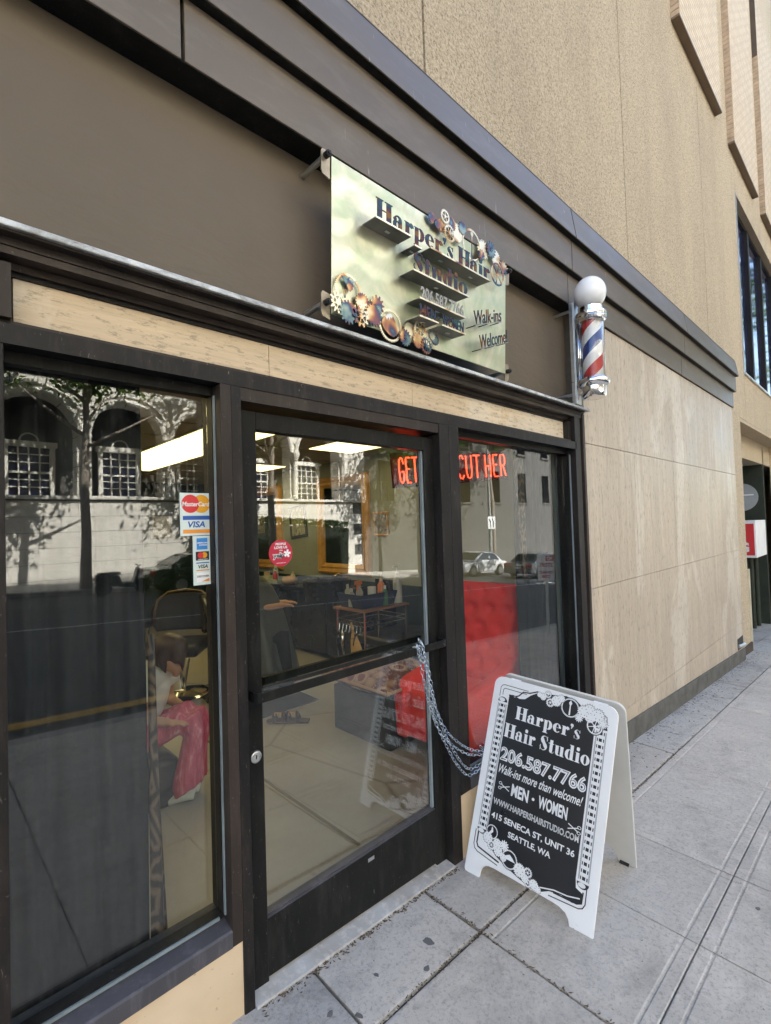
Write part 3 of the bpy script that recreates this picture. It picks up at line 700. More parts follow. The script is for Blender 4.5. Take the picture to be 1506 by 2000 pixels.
gb = gear(.077, .112, .072, 46, .84, M_tint_pale, .010, tooth=.07)
MB().prism([(.04, .165), (.07, .125), (.105, .135), (.10, .15), (.125, .165), (.098, .162), (.082, .158), (.088, .178), (.07, .16)], .0125, .0145, sf_).build('bird_cutout', T1, gb)
MB().prism([(.066, .13), (.085, .11), (.1, .125), (.095, .14), (.075, .145)], .0150, .0162, sf_).build('bird_cutout', T2, gb)
for a in (.05, .06, .07): MB().tube([sf_(.06, .07, .012), sf_(a, .115, .012)], .0012, 5).build('bird_cutout', T2, gb)
gm = gear(.321, .031, .074, 46, .84, M_tint_pale, .014, tooth=.07)
MB().prism([(.262, .03), (.278, .060), (.300, .075), (.318, .082), (.335, .074), (.355, .05), (.378, .028), (.365, .002), (.34, -.018), (.31, -.012), (.28, .005)], .016, .018, sf_).build('mountain_cutout', T2, gm)
MB().prism([(.285, .062), (.300, .075), (.318, .082), (.332, .075), (.326, .062), (.318, .068), (.312, .052), (.304, .064), (.296, .05)], .0185, .0195, sf_).build('snow_cap', M_print, gm)
for (u, v, r, tt, h, mt, lv, sp, to, hb_) in [
  (.017, .045, .045, 12, .55, M_tint_pale, .020, 6, .35, .3), (.069, .018, .05, 16, 0, T1, .024, 0, .2, 0), (.132, .016, .045, 10, .62, T3, .030, 6, .3, .22), (.152, .085, .04, 20, 0, T1, .016, 0, .16, 0),
  (.235, .097, .042, 11, 0, T2, .020, 0, .32, 0), (.209, .045, .05, 18, 0, T0, .026, 0, .2, 0), (.165, .045, .04, 14, 0, M_tint_pale, .018, 0, .16, 0), (.408, -.004, .04, 15, .3, T2, .022, 4, .2, .2),
  (.448, .03, .045, 24, 0, M_tint_pale, .016, 0, .12, 0), (.504, .056, .042, 26, .74, M_tint_pale, .028, 7, .14, .22), (.489, -.003, .036, 16, 0, T1, .030, 0, .16, 0), (.542, -.014, .04, 16, .68, T3, .034, 8, .2, .22),
  (.568, .028, .036, 18, 0, M_tint_pale, .018, 0, .12, 0), (.596, .05, .024, 12, 0, T2, .024, 0, .24, 0), (.622, .036, .027, 12, 0, T0, .022, 0, .08, 0),
  (.601, .628, .026, 16, 0, T0, .016, 0, .08, 0), (.640, .61, .024, 14, 0, T1, .020, 0, .22, 0), (.694, .668, .036, 22, .66, M_tint_pale, .024, 5, .18, .2), (.672, .618, .034, 16, 0, T1, .018, 0, .1, 0),
  (.722, .592, .044, 22, .74, M_tint_pale, .030, 7, .14, .22), (.748, .654, .036, 20, 0, T1, .02, 0, .12, 0), (.798, .628, .05, 24, 0, M_tint_pale, .018, 0, .14, 0), (.838, .668, .034, 14, 0, T1, .022, 0, .2, 0),
  (1.03, .628, .054, 18, 0, M_tint_pale, .016, 0, .2, 0), (1.0, .585, .03, 10, 0, T3, .028, 0, .3, 0), (1.096, .65, .046, 14, .3, T0, .024, 6, .3, .2), (1.151, .626, .044, 20, 0, M_tint_pale, .018, 0, .16, 0),
  (1.146, .525, .064, 6, .84, T0, .034, 6, .0, .16), (1.222, .592, .042, 12, 0, T3, .022, 0, .32, 0)]:
    gear(u, v, r, tt, h, mt, lv, sp, to, hb_)
gt = gear(.922, .612, .084, 56, .86, M_tint_pale, .020, tooth=.07)
MB().prism([(.915, .535), (.929, .535), (.9255, .58), (.9245, .655), (.934, .668), (.934, .676), (.924, .684), (.922, .705), (.920, .684), (.910, .676), (.910, .668), (.9195, .655), (.9185, .58)], .0215, .0235, sf_).build('tower_cutout', T0, gt)

# ------------------------------------------------------------------ barber pole
bpx, bpy_, bz = 3.45, -.172, 2.50
BP = thing('barber_pole', 'chrome barber pole with white globe and red, white and blue spiral', 'barber pole', loc=(0, 0, 0))
brk = MB().box(bpx - .035, bpx + .035, -.066, -.058, 2.45, 3.135).box(bpx - .035, bpx - .03, -.058, -.03, 2.45, 3.135).box(bpx + .03, bpx + .035, -.058, -.03, 2.45, 3.135).build('mounting_channel', M_alu, BP, bevel=.0015)
for zz in (2.52, 3.09): MB().tube([(bpx - .012, -.058, zz), (bpx - .012, .096, zz)], .011, 12).build('standoff_tube', M_alu, BP)
MB().lathe([(.0, 0), (.006, 0), (.006, -.003), (0, -.003)], (bpx - .008, -.066, 2.64), 10, 'y').build('channel_hole', M_rubber, BP)
def coll(z0, prof, name): return MB().lathe([(r_ * 1.2, z0 + z) for r_, z in prof], (bpx, bpy_, 0), 40).build(name, M_chrome, BP, autos=True)
coll(bz, [(0, -.03), (.05, -.03), (.062, -.026), (.066, -.018), (.068, .042), (.076, .047), (.084, .056), (.088, .064), (.090, .074), (.088, .083), (.080, .088), (.075, .092), (.073, .098), (.0, .098)], 'bottom_collar')
coll(bz + .47, [(0, 0), (.073, 0), (.076, .005), (.078, .013), (.084, .017), (.086, .026), (.083, .033), (.086, .042), (.085, .06), (.078, .066), (.066, .072), (.066, .098), (.060, .104), (0, .104)], 'top_collar')
for zz, dz in ((bz + .005, .05), (bz + .49, .05)):
    MB().box(bpx - .03, bpx + .03, -.11, -.067, zz, zz + dz).build('bracket_arm', M_chrome, BP, bevel=.004)
for dx in (-.034, -.018, .0, .018, .034):
    MB().tube([(bpx + dx, -.086 - .012 * math.cos(dx * 40), bz + .09), (bpx + dx, -.086 - .012 * math.cos(dx * 40), bz + .48)], .0085, 10).build('back_flute', M_chrome, BP, smooth=True)
def m_spiral():
    t = NT('barber_spiral'); tc = t.add('ShaderNodeTexCoord'); sp = t.add('ShaderNodeSeparateXYZ'); t.link(tc.outputs['Object'], sp.inputs[0])
    ang = t.math('DIVIDE', t.math('ARCTAN2', sp.outputs['Y'], sp.outputs['X']), 2 * math.pi)
    k = t.math('FRACT', t.math('ADD', t.math('SUBTRACT', t.math('DIVIDE', sp.outputs['Z'], .345), t.math('MULTIPLY', ang, 1.0)), 10.55))
    t.color(t.ramp(k, [(0, (.50, .022, .022)), (.25, (.80, .79, .76)), (.5, (.012, .035, .17)), (.75, (.80, .79, .76))], 'CONSTANT')); t.rough(.3); return t.m
o = MB().lathe([(0, 0), (.067, 0), (.067, .375), (0, .375)], (0, 0, 0), 40).build('spiral_cylinder', m_spiral(), BP, autos=True); o.location = (bpx, bpy_, bz + .096)
MB().lathe([(.083, bz + .099), (.083, bz + .469)], (bpx, bpy_, 0), 48).build('glass_sleeve', m_glass('clear_sleeve', (.98, .98, .98), 1.45, .0), BP, smooth=True, solid=.002)
def m_globe():
    t = NT('opal_globe'); t.color((.86, .86, .88)); t.rough(.12); t.b.inputs['Subsurface Weight'].default_value = .15; t.b.inputs['Subsurface Radius'].default_value = (.05, .05, .05); t.b.inputs['Coat Weight'].default_value = .4; return t.m
MB().lathe([(.0, bz + .574)] + [(.05 + 0 * a, bz + .574) for a in (0,)] + [((.108) * math.sin(a), bz + .667 - .108 * math.cos(a)) for a in [R(28) + (R(180) - R(28)) * i / 20 for i in range(21)]], (bpx, bpy_, 0), 40).build('globe', m_globe(), BP, smooth=True)
t_ = NT('red_warning_print'); t_.color((.5, .03, .03)); 
MB().box(bpx - .024, bpx - .012, -.0668, -.0662, 2.47, 2.505).build('warning_label', M_print, BP); MB().box(bpx - .022, bpx - .019, -.0674, -.0669, 2.473, 2.502).box(bpx - .017, bpx - .014, -.0674, -.0669, 2.476, 2.499).build('warning_label', t_.m, BP)

BP.scale = (1, 1, 1.07); BP.location = (0, 0, 2.455 - 1.07 * 2.47)
# ------------------------------------------------------------------ sandwich board
bA = Vector((1.96131352, -0.04726471, -0.11060228)); be = Vector((0.07558282, -0.99483138, -0.06780675)); bv = Vector((0.29990995, -0.04217213, 0.95303491)); bn = Vector((-0.95096859, -0.09236899, 0.29517234))
def bf(u, v, w_): return bA + be * u + bv * v + bn * w_
AF = thing('sandwich_board', 'white plastic sandwich board with black printed face standing on the pavement', 'sandwich board')
BW, BH = .620, .947
def arc(cu, cv, r, a0, a1, n=7): return [(cu + r * math.cos(R(a0 + (a1 - a0) * i / n)), cv + r * math.sin(R(a0 + (a1 - a0) * i / n))) for i in range(n + 1)]
outline = [(.02, .0), (.083, .0)] + [(.086, .03), (.092, .048), (.104, .062), (.122, .071), (.15, .074), (.44, .074), (.47, .072), (.498, .062), (.513, .045), (.521, .022), (.523, .0)] + [(.600, .0)] + arc(BW - .014, .014, .014, -90, 0, 3) + arc(BW - .045, BH - .045, .045, 0, 90) + arc(.045, BH - .045, .045, 90, 180) + arc(.014, .014, .014, 180, 270, 3)[:-1]
front = MB().prism(outline, -.014, 0, bf).build('front_board', M_white, AF, bevel=.002)
# rear board
topc = bf(0, BH, 0) + Vector((.070, 0, -.005)); foot = Vector((2.585, -.006, gz(2.585, -.006))); rv = (topc - foot).normalized(); RH = (topc - foot).length
rnv = be.cross(rv).normalized()
def rf(u, v, w_): return foot + be * u + rv * v + rnv * w_
rear_out = [(.02, 0), (.083, 0), (.09, .045), (.11, .085), (.15, .105), (.2, .112), (.42, .112), (.47, .105), (.51, .085), (.53, .045), (.537, 0), (.60, 0)] + arc(BW - .014, .014, .014, -90, 0, 3) + arc(BW - .045, RH - .045, .045, 0, 90) + arc(.045, RH - .045, .045, 90, 180) + [(0, .014)]
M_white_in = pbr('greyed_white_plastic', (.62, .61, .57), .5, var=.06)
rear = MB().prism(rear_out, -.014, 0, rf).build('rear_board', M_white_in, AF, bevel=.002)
for u0, u1 in ((.075, .125), (.50, .56)):
    pts = [(-.0145, BH - .03), (-.016, BH - .006), (-.034, BH + .004), (-.058, BH - .004), (-.066, BH - .03), (-.060, BH - .032), (-.054, BH - .012), (-.034, BH - .004), (-.022, BH - .012), (-.019, BH - .03)]
    MB().prism([(w_, v) for w_, v in pts], u0, u1, lambda a, b, c: bf(c, b, a)).build('hinge_strap', M_white, AF)
for u in (.03, .56): MB().prism([(u, -.003), (u + .04, -.003), (u + .04, .012), (u, .012)], -.02, -.0145, bf).build('rubber_foot', M_rubber, AF)
for u in (.555,): MB().prism([(u - .012, -.004), (u + .032, -.004), (u + .032, .036), (u - .012, .036)], .0005, .016, rf).build('rubber_foot', M_rubber, AF)
# printed face
W1, W2, W3 = .0006, .0011, .0016
blk = [(.092, .865), (.112, .872), (.150, .862), (.178, .868), (.205, .893), (.24, .915), (.30, .925), (.345, .930), (.38, .938), (.43, .930), (.47, .905), (.53, .885), (.572, .875), (.572, .842), (.527, .842), (.525, .21), (.53, .175), (.558, .165), (.56, .125), (.545, .118), (.52, .112), (.475, .118), (.42, .108), (.385, .088), (.36, .082), (.31, .084), (.25, .098), (.20, .112), (.15, .13), (.115, .155), (.092, .185), (.088, .22)]
def flat(poly, w_, mat, name, parent=None, fn=bf): return MB().face([fn(u, v, w_) for u, v in poly]).build(name, mat, parent or AF, recalc=False)
flat(blk, W1, M_black, 'black_field')
put_fat("Harper's", .142, .466, .763, .062, 0, W2, bf, AF, M_print, 'letter', True)
put_fat('Hair Studio', .096, .522, .665, .066, 0, W2, bf, AF, M_print, 'letter', True)
def bprint(body, u0, u1, v0, v1, off=.02, shear=0.0, w_=W2, mat=None, name='lettering', fn=bf, parent=None):
    v, f = text2d(body, 1.0, off, 1.0, shear); v = fit(v, u0, u1, v0, v1)
    return MB().raw([fn(x, y, w_) for x, y, z in v], f).build(name, mat or M_print, parent or AF, recalc=False)
bprint('206.587.7766', .095, .522, .550, .618, .045)
bprint('206.587.7766', .0995, .5175, .556, .612, -.03, 0, W3, M_black)
bprint('Walk-ins more than welcome!', .100, .515, .492, .534, .012, .42)
bprint('MEN', .180, .268, .412, .467, .035); bprint('WOMEN', .318, .456, .412, .467, .035)
MB().face([bf(.292 + .007 * math.cos(k * .7), .438 + .007 * math.sin(k * .7), W2) for k in range(9)]).build('lettering', M_print, AF, recalc=False)
bprint('WWW.HARPERSHAIRSTUDIO.COM', .096, .518, .346, .374, .025)
bprint('WWW.HARPERSHAIRSTUDIO.COM', .0972, .5168, .3485, .3715, -.03, 0, W3, M_black)
bprint('415 SENECA ST, UNIT 36', .098, .508, .278, .310, .025); bprint('SEATTLE, WA', .196, .406, .228, .258, .025)
def line(mb, pts, wd, w_, fn=bf):
    for (x0, y0), (x1, y1) in zip(pts, pts[1:]):
        d = Vector((x1 - x0, y1 - y0)); 
        if d.length < 1e-6: continue
        d.normalize(); nx, ny = -d.y * wd / 2, d.x * wd / 2; e_ = d * wd * .3
        mb.face([fn(x0 - e_.x + nx, y0 - e_.y + ny, w_), fn(x0 - e_.x - nx, y0 - e_.y - ny, w_), fn(x1 + e_.x - nx, y1 + e_.y - ny, w_), fn(x1 + e_.x + nx, y1 + e_.y + ny, w_)])
        w_ += 2e-6
for cx_, s_ in ((.145, 1), (.488, -1)):                 # scissors
    m = MB(); y_ = .437 if s_ > 0 else .395
    line(m, [(cx_ - .022 * s_, y_ + .008), (cx_ + .022 * s_, y_ - .010)], .004, W2); line(m, [(cx_ - .022 * s_, y_ - .008), (cx_ + .022 * s_, y_ + .010)], .004, W2 + 2e-5)
    for q in (1, -1): line(m, [(cx_ - .026 * s_ + .008 * math.cos(a * .9), y_ + q * .011 + .006 * math.sin(a * .9)) for a in range(8)], .0025, W2 + 4e-5)
    m.build('scissors_print', M_print, AF, recalc=False)
def column(u0, u1, v0, v1):
    flat([(u0, v0), (u1, v0), (u1, v1), (u0, v1)], W2, M_print, 'column_print')
    m = MB(); uw_ = u1 - u0
    for k in (0.08, .14, .9, .96): line(m, [(u0 + uw_ * k, v0 + .01), (u0 + uw_ * k, v1 - .01)], .0014, W3)
    n = 22
    for i in range(n):
        y_ = v0 + .018 + (v1 - v0 - .036) * i / (n - 1); h = .0068
        for a, b in ((.22, .30), (.38, .64), (.74, .83)): m.face([bf(u0 + uw_ * a, y_ - h, W3 + 4e-5), bf(u0 + uw_ * b, y_ - h, W3 + 4e-5), bf(u0 + uw_ * b, y_ + h, W3 + 4e-5), bf(u0 + uw_ * a, y_ + h, W3 + 4e-5)])
    m.build('column_print', M_black, AF, recalc=False)
    for vv, s_ in ((v1, 1), (v0, -1)):
        cu = (u0 + u1) / 2; q = MB(); q.face([bf(cu + .026 * math.cos(a * math.pi / 10 * s_ if s_ > 0 else -a * math.pi / 10), vv + .024 * math.sin(a * math.pi / 10 * (1 if s_ > 0 else -1)), W3 + 8e-5) for a in range(11)]); q.build('column_print', M_black, AF, recalc=False)
        q = MB(); q.face([bf(cu - .004 + .017 * math.cos(a * .63), vv + s_ * .010 + .010 * math.sin(a * .63), W3 + 1.2e-4) for a in range(10)]); line(q, [(u0 - .004, vv - s_ * .004), (u1 + .004, vv - s_ * .004)], .004, W3 + 1.3e-4); q.build('column_print', M_print, AF, recalc=False)
column(.034, .088, .215, .825); column(.531, .582, .205, .838)
for pts, wd, lv, mt in [  # pipes round the corners
    ([(.040, .85), (.040, .895), (.048, .906), (.060, .910), (.19, .910)], .003, W3, M_black),
    ([(.056, .86), (.056, .885), (.064, .893), (.185, .893)], .003, W3 + 3e-5, M_black),
    ([(.092, .866), (.13, .868), (.145, .876), (.165, .899), (.2, .903), (.24, .921)], .006, W3 + 6e-5, M_black),
    ([(.030, .20), (.030, .135), (.037, .118), (.055, .108), (.165, .095)], .004, W3, M_black),
    ([(.045, .20), (.045, .145), (.054, .13), (.17, .110)], .007, W3 + 3e-5, M_black),
    ([(.575, .20), (.575, .13), (.566, .112), (.55, .104), (.42, .092)], .004, W3, M_black),
    ([(.562, .17), (.56, .128), (.54, .118), (.44, .112)], .006, W3 + 3e-5, M_black),
    ([(.45, .912), (.55, .905), (.574, .895), (.578, .865)], .003, W3, M_black),
    ([(.06, .20), (.066, .168), (.10, .138), (.17, .118), (.23, .096)], .006, W3, M_print),
    ([(.38, .104), (.44, .122), (.50, .128), (.55, .142)], .005, W3 + 3e-5, M_print),
    ([(.12, .864), (.165, .878), (.2, .9)], .004, W3 + 6e-5, M_print)]:
    m = MB(); line(m, pts, wd, lv); m.build('pipe_print', mt, AF, recalc=False, clean=False)
def pg(u, v, r, tt, h=0.0, sp=0, to=.16, lv=0, mat=None):
    w_ = W3 + .0002 + lv * .0003; q = MB(); gear2d(q, u, v, r * 1.10, tt, h * .8, 0, w_ - .00015, bf, 0, to, .2, True); q.build('cogwheel_print', M_black, AF, recalc=False)
    m = MB(); gear2d(m, u, v, r, tt, h, 0, w_, bf, sp, to, .2, True); o = m.build('cogwheel_print', mat or M_print, AF, recalc=False)
    if h == 0 and r > .015:
        for k in range(6): MB().face([bf(u + r * .55 * math.cos(k * 1.047) + r * .07 * math.cos(j * 1.05), v + r * .55 * math.sin(k * 1.047) + r * .07 * math.sin(j * 1.05), w_ + .00006) for j in range(6)]).build('rivet_print', M_black, o, recalc=False)
for i, a in enumerate([(.406, .890, .044, 44, .84, 0, .08), (.308, .887, .021, 16, .6, 6, .18), (.293, .922, .017, 14, .6, 5, .18), (.270, .905, .017, 12), (.25, .91, .013, 12), (.337, .903, .026, 20), (.36, .92, .018, 12), (.452, .858, .020, 12, 0, 0, .3), (.468, .89, .028, 18), (.50, .875, .026, 20), (.495, .905, .026, 16), (.535, .89, .030, 18), (.526, .842, .036, 30, .82, 6, .04), (.56, .862, .022, 14, 0, 0, .3),
   (.115, .222, .031, 30, .85, 0, .05), (.122, .166, .022, 12, .55, 7, .2), (.098, .19, .026, 18), (.15, .185, .022, 18), (.16, .155, .024, 14), (.186, .19, .024, 12, 0, 0, .28), (.19, .14, .018, 14), (.221, .145, .041, 40, .84, 0, .09), (.276, .125, .030, 22), (.316, .133, .022, 16, .6, 6, .2), (.305, .105, .018, 14), (.322, .094, .018, 16, .6, 6, .18), (.35, .10, .022, 18), (.37, .09, .016, 12)]):
    pg(*a, lv=i * .1)
for u, v, r in ((.406, .890, .037), (.115, .222, .026), (.221, .145, .034)):
    MB().face([bf(u + r * math.cos(k * .314), v + r * math.sin(k * .314), W3 + .0001) for k in range(20)]).build('cogwheel_print', M_black, AF, recalc=False)
flat([(.190, .142), (.205, .158), (.22, .166), (.235, .157), (.252, .142)], W3 + .0012, M_print, 'mountain_print'); flat([(.402, .857), (.410, .857), (.4085, .9), (.414, .912), (.406, .925), (.398, .912), (.4035, .9)], W3 + .0012, M_print, 'tower_print')
flat([(.100, .205), (.112, .212), (.122, .224), (.118, .240), (.112, .246), (.110, .228), (.103, .218)], W3 + .0012, M_print, 'bird_print')

# ------------------------------------------------------------------ chain from the push bar to the sandwich board
CH = thing('security_chain', 'bright zinc chain looped from the door push bar to the sandwich board', 'chain')
lk_ = MB(); lk_.tube([(.0145 * math.cos(a) * (1 if True else 1), (.0068) * math.sin(a), 0) for a in [2 * math.pi * i / 12 for i in range(12)]], .0015, 5, closed=True)
link_me = lk_.mesh('link', M_zinc, True)
def strand(pts, off):
    P_ = [Vector(p) + Vector(off) for p in pts]; fine = []
    for i in range(len(P_) - 1):                        # Catmull-Rom
        a, b, c, d = P_[max(0, i - 1)], P_[i], P_[i + 1], P_[min(len(P_) - 1, i + 2)]
        for k in range(20):
            t = k / 20; fine.append(.5 * ((2 * b) + (c - a) * t + (2 * a - 5 * b + 4 * c - d) * t * t + (3 * b - 3 * c + d - a) * t ** 3))
    step = .0235; acc = 0; prev = fine[0]; n = 0
    for q, q2 in zip(fine[1:], fine[2:] + [fine[-1] + (fine[-1] - fine[-2])]):
        acc += (q - prev).length; prev = q
        if acc >= step:
            acc -= step; d = (q2 - q).normalized(); side = d.cross(Vector((.3, 1, .1))).normalized(); nn = d.cross(side)
            tw = R(45 if n % 2 else -45) + random.uniform(-.3, .3); s2 = side * math.cos(tw) + nn * math.sin(tw); n3 = d.cross(s2)
            o = bpy.data.objects.new('link', link_me); COL.objects.link(o); o.parent = CH
            o.matrix_basis = Matrix(((d.x, s2.x, n3.x, q.x), (d.y, s2.y, n3.y, q.y), (d.z, s2.z, n3.z, q.z), (0, 0, 0, 1))); n += 1
STR1 = [(1.697, -0.026, 1.041), (1.711, -0.032, 0.948), (1.753, -0.038, 0.76), (1.821, -0.043, 0.608), (1.926, -0.049, 0.501), (2.041, -0.055, 0.428), (2.157, -0.061, 0.401)]; STR2 = [(1.718, -0.026, 1.037), (1.743, -0.031, 0.917), (1.788, -0.036, 0.689), (1.859, -0.041, 0.534), (1.938, -0.046, 0.408), (2.007, -0.051, 0.339), (2.078, -0.056, 0.333), (2.154, -0.061, 0.357)]
for pts, offs in ((STR1, ((0, 0, 0), (.026, -.006, .014))), (STR2, ((0, -.004, 0), (.022, .004, .02)))):
    for off in offs: strand([(1.700, -.004, 1.036), (1.702, -.022, 1.036)] + pts[1:] + [(2.15, -.03, pts[-1][2] + .03)] , off)
for k in range(4):
    o = bpy.data.objects.new('link', link_me); COL.objects.link(o); o.parent = CH; o.location = (1.695 + k * .012, -.012, 1.0335); o.rotation_euler = (0, R(4), R(80 + 6 * k))

# ------------------------------------------------------------------ stickers on the glass
def col_m(name, c, rough=.45): return pbr(name, c, rough, var=.03)
C_pale = col_m('sticker_pale_blue', (.60, .70, .68)); C_red = col_m('sticker_red', (.62, .035, .04)); C_or = col_m('sticker_amber', (.72, .34, .02)); C_blue = col_m('sticker_blue', (.02, .09, .36)); C_blk = col_m('sticker_black', (.015, .015, .018)); C_sky = col_m('sticker_bright_blue', (.04, .24, .62)); C_wine = col_m('sticker_dark_red', (.42, .015, .04)); C_orange = col_m('sticker_orange', (.75, .28, .03))
GY = .0975
def gf(u, v, w_): return (u, GY - w_, v)
def rect(mb, a, b, c, d, w_): mb.face([gf(a, c, w_), gf(b, c, w_), gf(b, d, w_), gf(a, d, w_)]); return mb
def disc(mb, cu, cv, ru, rv_, w_, n=24): mb.face([gf(cu + ru * math.cos(2 * math.pi * k / n), cv + rv_ * math.sin(2 * math.pi * k / n), w_) for k in range(n)]); return mb
st1 = thing('card_sticker', 'pale square card sticker with overlapping red and amber circles on the glass', 'sticker')
MB().box(.658, .770, GY - .0005, GY + .002, 1.598, 1.747).build('backing', C_pale, st1)
disc(MB(), .694, 1.709, .031, .032, .0011).build('red_circle', C_red, st1, recalc=False); disc(MB(), .733, 1.709, .031, .032, .0009).build('amber_circle', C_or, st1, recalc=False)
bprint('MasterCard', .665, .762, 1.7, 1.7165, .02, .15, .0016, M_print, 'lettering', gf, st1)
rect(MB(), .667, .762, 1.653, 1.667, .0009).build('blue_bar', C_blue, st1, recalc=False); rect(MB(), .667, .762, 1.606, 1.619, .0009).build('amber_bar', C_orange, st1, recalc=False)
bprint('VISA', .684, .745, 1.626, 1.648, .03, .2, .0011, C_blue, 'lettering', gf, st1)
st2 = thing('card_sticker', 'narrow pale sticker strip with four card logos on the glass', 'sticker')
MB().box(.700, .767, GY - .0005, GY + .002, 1.424, 1.596).build('backing', C_pale, st2)
rect(MB(), .713, .752, 1.548, 1.588, .0009).build('blue_square', C_sky, st2, recalc=False); bprint('AMERICAN', .714, .751, 1.569, 1.574, .03, 0, .0013, M_print, 'lettering', gf, st2); bprint('EXPRESS', .722, .751, 1.561, 1.566, .03, 0, .0013, M_print, 'lettering', gf, st2)
rect(MB(), .709, .757, 1.510, 1.541, .0009).build('black_panel', C_blk, st2, recalc=False); disc(MB(), .726, 1.528, .0105, .0105, .0013, 16).build('red_circle', C_red, st2, recalc=False); disc(MB(), .740, 1.528, .0105, .0105, .0012, 16).build('amber_circle', C_or, st2, recalc=False); bprint('mastercard', .717, .750, 1.512, 1.5165, .02, 0, .0013, M_print, 'lettering', gf, st2)
m = MB(); rect(m, .710, .757, 1.4995, 1.503, .0009); m.build('dark_bar', C_blue, st2, recalc=False); bprint('VISA', .717, .752, 1.482, 1.495, .03, .2, .0011, C_blk, 'lettering', gf, st2); m = MB(); rect(m, .710, .757, 1.4735, 1.477, .0009); m.build('amber_bar', C_orange, st2, recalc=False)
m = MB(); rect(m, .711, .757, 1.434, 1.467, .0009); m.build('card_panel', M_print, st2, recalc=False); bprint('DISCOVER', .7125, .7555, 1.4505, 1.4575, .03, 0, .0013, C_blk, 'lettering', gf, st2); MB().face([gf(.728, 1.4352, .0012), gf(.756, 1.4352, .0012), gf(.756, 1.446, .0012)]).build('orange_corner', C_orange, st2, recalc=False)
GY = .0675
st3 = thing('review_sticker', 'round dark red review sticker with white lettering on the door glass', 'sticker')
MB().lathe([(.0, 0), (.0525, 0), (.0525, .002), (0, .002)], (1.033, GY - .0003, 1.517), 40, 'y').build('backing', C_wine, st3)
for bd, u0, u1, v0, v1, mt, of, lv in (('PEOPLE', 1.010, 1.056, 1.548, 1.557, M_print, .03, 0), ('LOVE US', 1.004, 1.062, 1.534, 1.544, M_print, .03, 0), ('ON', 1.026, 1.04, 1.5245, 1.530, M_print, .03, 0), ('yelp', .995, 1.050, 1.492, 1.520, M_print, .09, 0), ('yelp', .998, 1.047, 1.494, 1.518, C_blk, .02, .0006), ('www.yelp.com', 1.012, 1.054, 1.476, 1.481, M_print, .02, 0)):
    bprint(bd, u0, u1, v0, v1, of, 0, .0011 + lv, mt, 'lettering', gf, st3)
for k in range(5):
    a = R(90 + 72 * k - 10); c_, s_ = math.cos(a), math.sin(a); m = MB(); line(m, [(1.061 + c_ * .004, 1.514 + s_ * .004), (1.061 + c_ * .013, 1.514 + s_ * .013)], .0085, .0011 + k * 4e-5, gf); m.build('burst_petal', M_print, st3, recalc=False)

# ------------------------------------------------------------------ inside the salon
FZ, CZ, XW, XL, YB = -.05, 2.50, 4.20, -2.60, 7.60
def m_floor():
    t = NT('polished_concrete_floor'); v = t.pos(); a = t.noise(v, 1.6, 6, .6); f = t.noise(v, 90, 3, .7); cr = t.vor(t.pos((1, 1, 1)), .42, 'DISTANCE_TO_EDGE')
    c = t.ramp(a, [(.3, (.30, .275, .225)), (.7, (.40, .37, .31))]); c = t.mix(c, (.2, .18, .15), t.ramp(f, [(.62, 0.0), (.75, .4)])); c = t.mix(c, (.15, .125, .09), t.ramp(cr, [(.0, .55), (.006, 0.0)]))
    t.color(c); t.rough(t.ramp(a, [(.3, .38), (.7, .55)])); return t.m
struct = lambda o: tag(o, kind='structure')
struct(box('floor', m_floor(), None, XL, XW, .14, YB, FZ - .1, FZ))
struct(MB().box(1.655, 1.675, .4, 3.6, FZ, FZ + .001).build('floor_joint', pbr('ochre_floor_joint', (.15, .115, .06), .8)))
M_wall = pbr('sage_wall_paint', (.36, .39, .37), .75, var=.05); M_green = pbr('dark_green_wall_paint', (.007, .026, .022), .5, var=.15); M_ceil = pbr('ceiling_tile', (.42, .38, .33), .9, var=.06)
ceil_ = struct(box('ceiling', M_ceil, None, XL, XW, .30, YB, CZ, CZ + .05))
struct(box('wall_right', M_wall, None, XW, XW + .12, .2, YB, FZ, CZ)); struct(box('wall_back', M_green, None, XL, XW, YB, YB + .1, FZ, CZ)); struct(box('wall_left', M_green, None, XL - .1, XL, .2, YB, FZ, CZ))
struct(box('wall_front', M_wall, None, 3.60, XW, .22, .30, FZ, CZ)); struct(box('wall_front', M_wall, None, XL, .09, .34, .38, FZ, CZ)); struct(box('wall_front', M_green, None, .09, 3.60, .16, .22, 2.18, CZ + .05))
struct(box('wainscot', M_green, None, XW - .012, XW - .001, .31, YB, FZ, .89))
M_grid = pbr('ceiling_grid', (.30, .27, .23), .7)
for k in range(10): struct(MB().box(XL, XW, .4 + k * .66, .42 + k * .66, CZ - .004, CZ - .0005).build('ceiling_grid_bar', M_grid))
M_lamp = emit('fluorescent_diffuser', (1.0, .76, .31), .78)
lamp_lab = ['long ceiling light panel nearest the left window', 'second ceiling light panel from the street in the left row', 'farthest ceiling light panel in the left row', 'square ceiling light panel seen at the top of the door glass', 'square ceiling light panel deep in the salon near the mirrors', 'ceiling light panel hidden behind the dark curtain', 'ceiling light panel at the back left of the salon', 'added unseen ceiling light panel close to the glass behind the dark curtain']  # last panel is an added, unseen lamp to brighten the seated person
